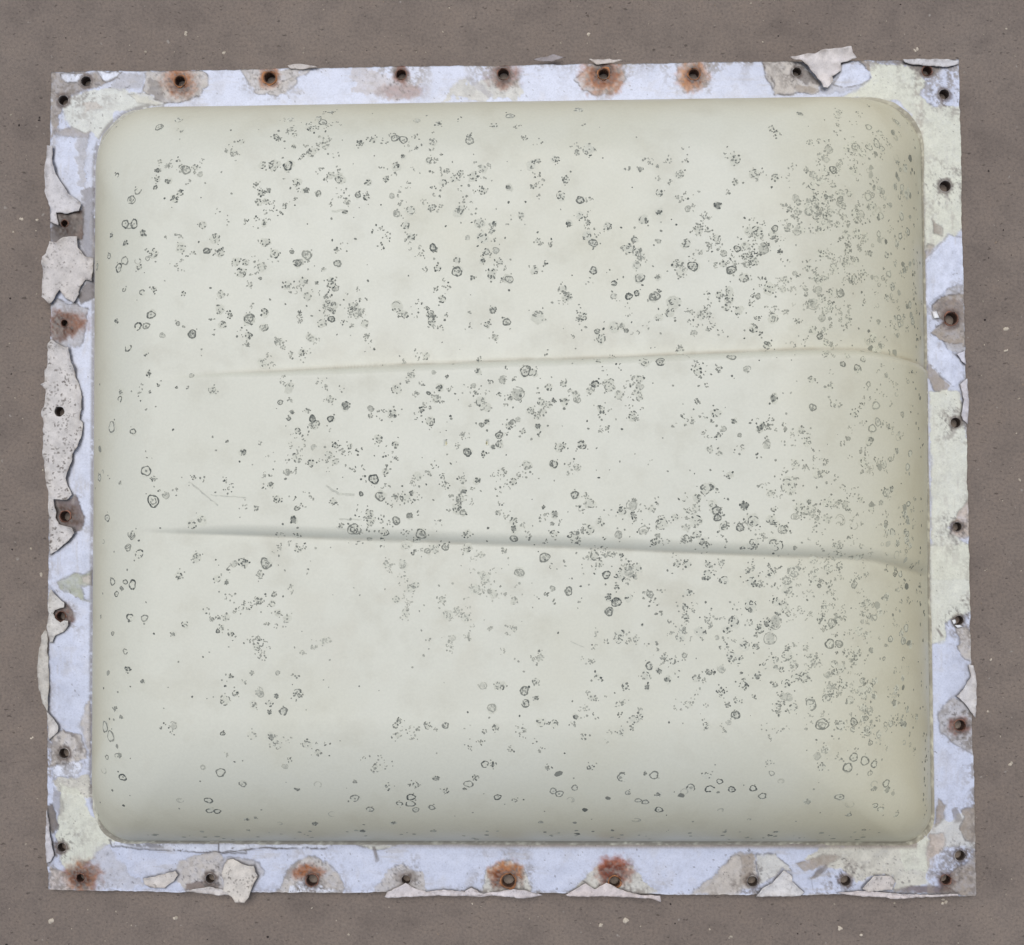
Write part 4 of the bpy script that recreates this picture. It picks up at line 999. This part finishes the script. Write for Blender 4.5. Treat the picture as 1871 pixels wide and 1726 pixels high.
big = sorted([(r, kind, x, y) for kind, lst in SPOTS.items() for (x, y, r) in lst], reverse=True)
mk = Marks()
for i_, (r, kind, x, y) in enumerate(big):
    if i_ < 296:                                  # the largest are parts of their own
        m1 = Marks()
        if m1.spot(kind, x, y, r * .86, fade_at(x, y)): m1.build('mould_spot', dome)
    else:
        mk.spot(kind, x, y, r * .86, fade_at(x, y))
DENS = np.array([
    [1, 1, 1.5, 2.5, 3, 4.5, 3.5, 1, 2, 1.5, .7, .7, .5, 3, 6],
    [2, 2.5, 1.5, 4, 4, 5, 5, 2.5, 2.5, 2.5, 2, 3, 4, 7, 7],
    [2.5, 2.5, 3, 4.5, 3.5, 3.5, 3, 4, 4, 5, 6, 7, 6, 7.5, 7],
    [1.5, 2.5, 2, 5, 4.5, 3, 3, 4, 4, 5.5, 5, 6, 7, 7, 6],
    [1.5, 1, 1.5, 2, 2, 1.5, 1.5, 3, 2.5, 2.5, 2.5, 3.5, 3, 4, 5],
    [1.5, 1, 1, 3, 3, 3.5, 4, 6, 6, 4.5, 2, 3, 2.5, 2.5, 4.5],
    [1.5, 1.5, 1, 2.5, 4, 3, 4, 4, 3, 3, 3, 2.5, 2.5, 2, 4],
    [2, 2, 1.5, 4, 3.5, 5, 4, 4, 5, 6.5, 7.5, 7, 6, 4, 4.5],
    [2, 1.5, 3, 4, 3.5, 4.5, 3.5, 4.5, 4.5, 7, 4, 4, 7, 5, 5.5],
    [2, 1.5, 3, 2.5, 1.5, 2.5, 4, 1.5, 2, 3, 3.5, 5, 7.5, 6, 5.5],
    [2, 1.2, 2, 2.2, 1.5, 1, .8, 2.5, 2.5, 2, 4, 5, 6, 7, 6],
    [1.2, .4, .7, 1.2, 1.2, 1.5, 2, 3, 2.2, 2, 2, 1.5, 2, 5.5, 5],
    [.8, .8, .8, 1.2, 1.5, 2.2, 2, 2, 2.5, 2.5, 3, 2, 1, 2.5, 3],
    [.4, .5, .8, 1.5, 2, 2, 2, 2, 2, 2, 1.5, 1.5, 1.5, 1.5, 1.5]])
for j in range(14):
    for i in range(15):
        v = DENS[j, i]
        y0 = 200 + 100 * j; hh = 100 if j < 13 else 35
        x0 = 170 + 100 * i
        wall = (i == 0 and x0 < 200) or j >= 12
        nc = rng.poisson(v * (3.2 if i == 14 else 2.3 if i == 13 else 1.7 if i == 12 else 1.25 if not wall else .9) * hh / 100)
        for _ in range(nc):
            px, py = x0 + rng.uniform(0, 100), y0 + rng.uniform(0, hh)
            fd_ = fade_at(px, py) * rng.uniform(.65, 1.05)
            if px > 1600 and rng.uniform() < .3: fd_ *= .8
            if wall or px > 1585 or px < 225:
                kd = rng.choice(['r', 'd', 'o', 'p'], p=[.35, .25, .2, .2]); r = rng.uniform(3, 8.5)
            else:
                kd = rng.choice(['b', 'x', 'd', 'r', 'g'], p=[.34, .44, .09, .08, .05]); r = rng.uniform(3.5, 9) if kd != 'x' else rng.uniform(4, 13)
                if kd == 'd': r *= .7
            mk.spot(kd, px, py, r, fd_)
            if not wall and rng.uniform() < .55:    # satellites make loose chains
                for _ in range(rng.integers(1, 4)):
                    a = rng.uniform(0, 6.28); dd = rng.uniform(12, 26)
                    mk.spot('x' if rng.uniform() < .7 else 'b', px + dd * math.cos(a), py + dd * math.sin(a), rng.uniform(4, 9), fd_)
        for _ in range(rng.poisson(v * 1.5 * hh / 100)):
            px, py = x0 + rng.uniform(0, 100), y0 + rng.uniform(0, hh)
            mk.spot('o', px, py, rng.uniform(1.0, 2.7), fade_at(px, py))
for pts, w, k in [([(345, 880), (362, 893), (398, 923)], 1.6, .55), ([(385, 904), (450, 909)], 1.2, .45), ([(595, 886), (618, 902), (648, 904)], 2.2, .35), ([(613, 962), (632, 968)], 1.4, .4),
                  ([(1042, 1171), (1068, 1183)], 1.2, .35), ([(606, 386), (628, 384)], 2, .15), ([(620, 948), (660, 949)], 1.5, .3)]:
    mk.streak(pts, w, k)
# specks in the gutter along the right-hand foot and the lower foot
for _ in range(120):
    py = rng.uniform(215, 1500)
    if rng.uniform() < .35 and 650 < py < 1000: continue
    px = 1668 + (py - 215) / 1300 * 24 + rng.normal(0, 4)
    mk.spot('d' if rng.uniform() < .4 else 'o', px, py, rng.uniform(1.5, 4.5), .95)
for _ in range(70):
    mk.spot('o', rng.uniform(260, 1640), rng.uniform(1516, 1534), rng.uniform(2, 6), rng.uniform(.4, .8))
sp = mk.build('mould_speckle', dome)
sp['kind'] = 'stuff'

# ------------------------------------------------------------------ grit lying on the floor
gv, gf, gc = [], [], []


def crumb(x, y, r, rgb, flat=.45):
    n = 7; i0 = len(gv); a0 = random.random() * 6.28; el = random.uniform(.5, 1)
    tone = lin(*rgb) * random.uniform(.75, 1.15)
    for lv, (rr, zz) in enumerate(((1.0, -.1), (.9, .35), (.45, 1.0))):
        for i in range(n):
            a = a0 + i / n * 6.283; w = random.uniform(.75, 1.2)
            px_, py_ = r * rr * w * math.cos(a), r * rr * w * el * math.sin(a)
            gv.append((x + px_ * math.cos(a0) - py_ * math.sin(a0), y + px_ * math.sin(a0) + py_ * math.cos(a0), zz * r * flat)); gc.append(tone)
    gv.append((x, y, r * flat * 1.05)); gc.append(tone)
    for lv in range(2):
        for i in range(n):
            gf.append((i0 + lv * n + i, i0 + lv * n + (i + 1) % n, i0 + (lv + 1) * n + (i + 1) % n, i0 + (lv + 1) * n + i))
    for i in range(n): gf.append((i0 + 2 * n + i, i0 + 2 * n + (i + 1) % n, i0 + 3 * n))


def free(px, py):
    return not (80 < px < 1792 and 100 < py < 1642)


for _ in range(1900):
    px, py = rng.uniform(-150, PW + 150), rng.uniform(-150, PH + 150)
    if not free(px, py): continue
    w = plane(np.array([px, py]), 0.0)
    t = rng.uniform()
    rgb = (188, 176, 158) if t < .45 else ((150, 134, 118) if t < .75 else (62, 56, 54))
    crumb(w[0], w[1], min(rng.lognormal(.25, .45), 3.6) * .42e-3, rgb)
for px, py, r in [(410, 96, 5), (1075, 62, 7), (100, 136, 4), (68, 402, 5), (38, 400, 5), (75, 1050, 5), (58, 1348, 4), (92, 1682, 8), (320, 1678, 7), (1144, 1682, 10), (1723, 1648, 9), (1537, 1696, 8), (1336, 1712, 6), (1838, 602, 9), (1840, 640, 6), (1810, 1205, 4), (1862, 875, 5), (1845, 1395, 6), (1805, 1300, 4), (1672, 92, 6), (340, 60, 6), (570, 1660, 4), (862, 1650, 4), (1575, 1708, 5), (1100, 1690, 7)]:
    w = plane(np.array([px, py]), 0.0)
    for _ in range(3):
        crumb(w[0] + rng.normal(0, r * .25) * .48e-3, w[1] + rng.normal(0, r * .25) * .48e-3, r * rng.uniform(.3, .62) * .48e-3, (206, 194, 176), .4)
grit = mesh_obj('grit', gv, gf, M_GRIT, None, smooth=False, cols=np.array(gc))
grit['kind'] = 'stuff'
grit['label'] = 'pale grit and small crumbs scattered on the concrete'
grit['category'] = 'grit'
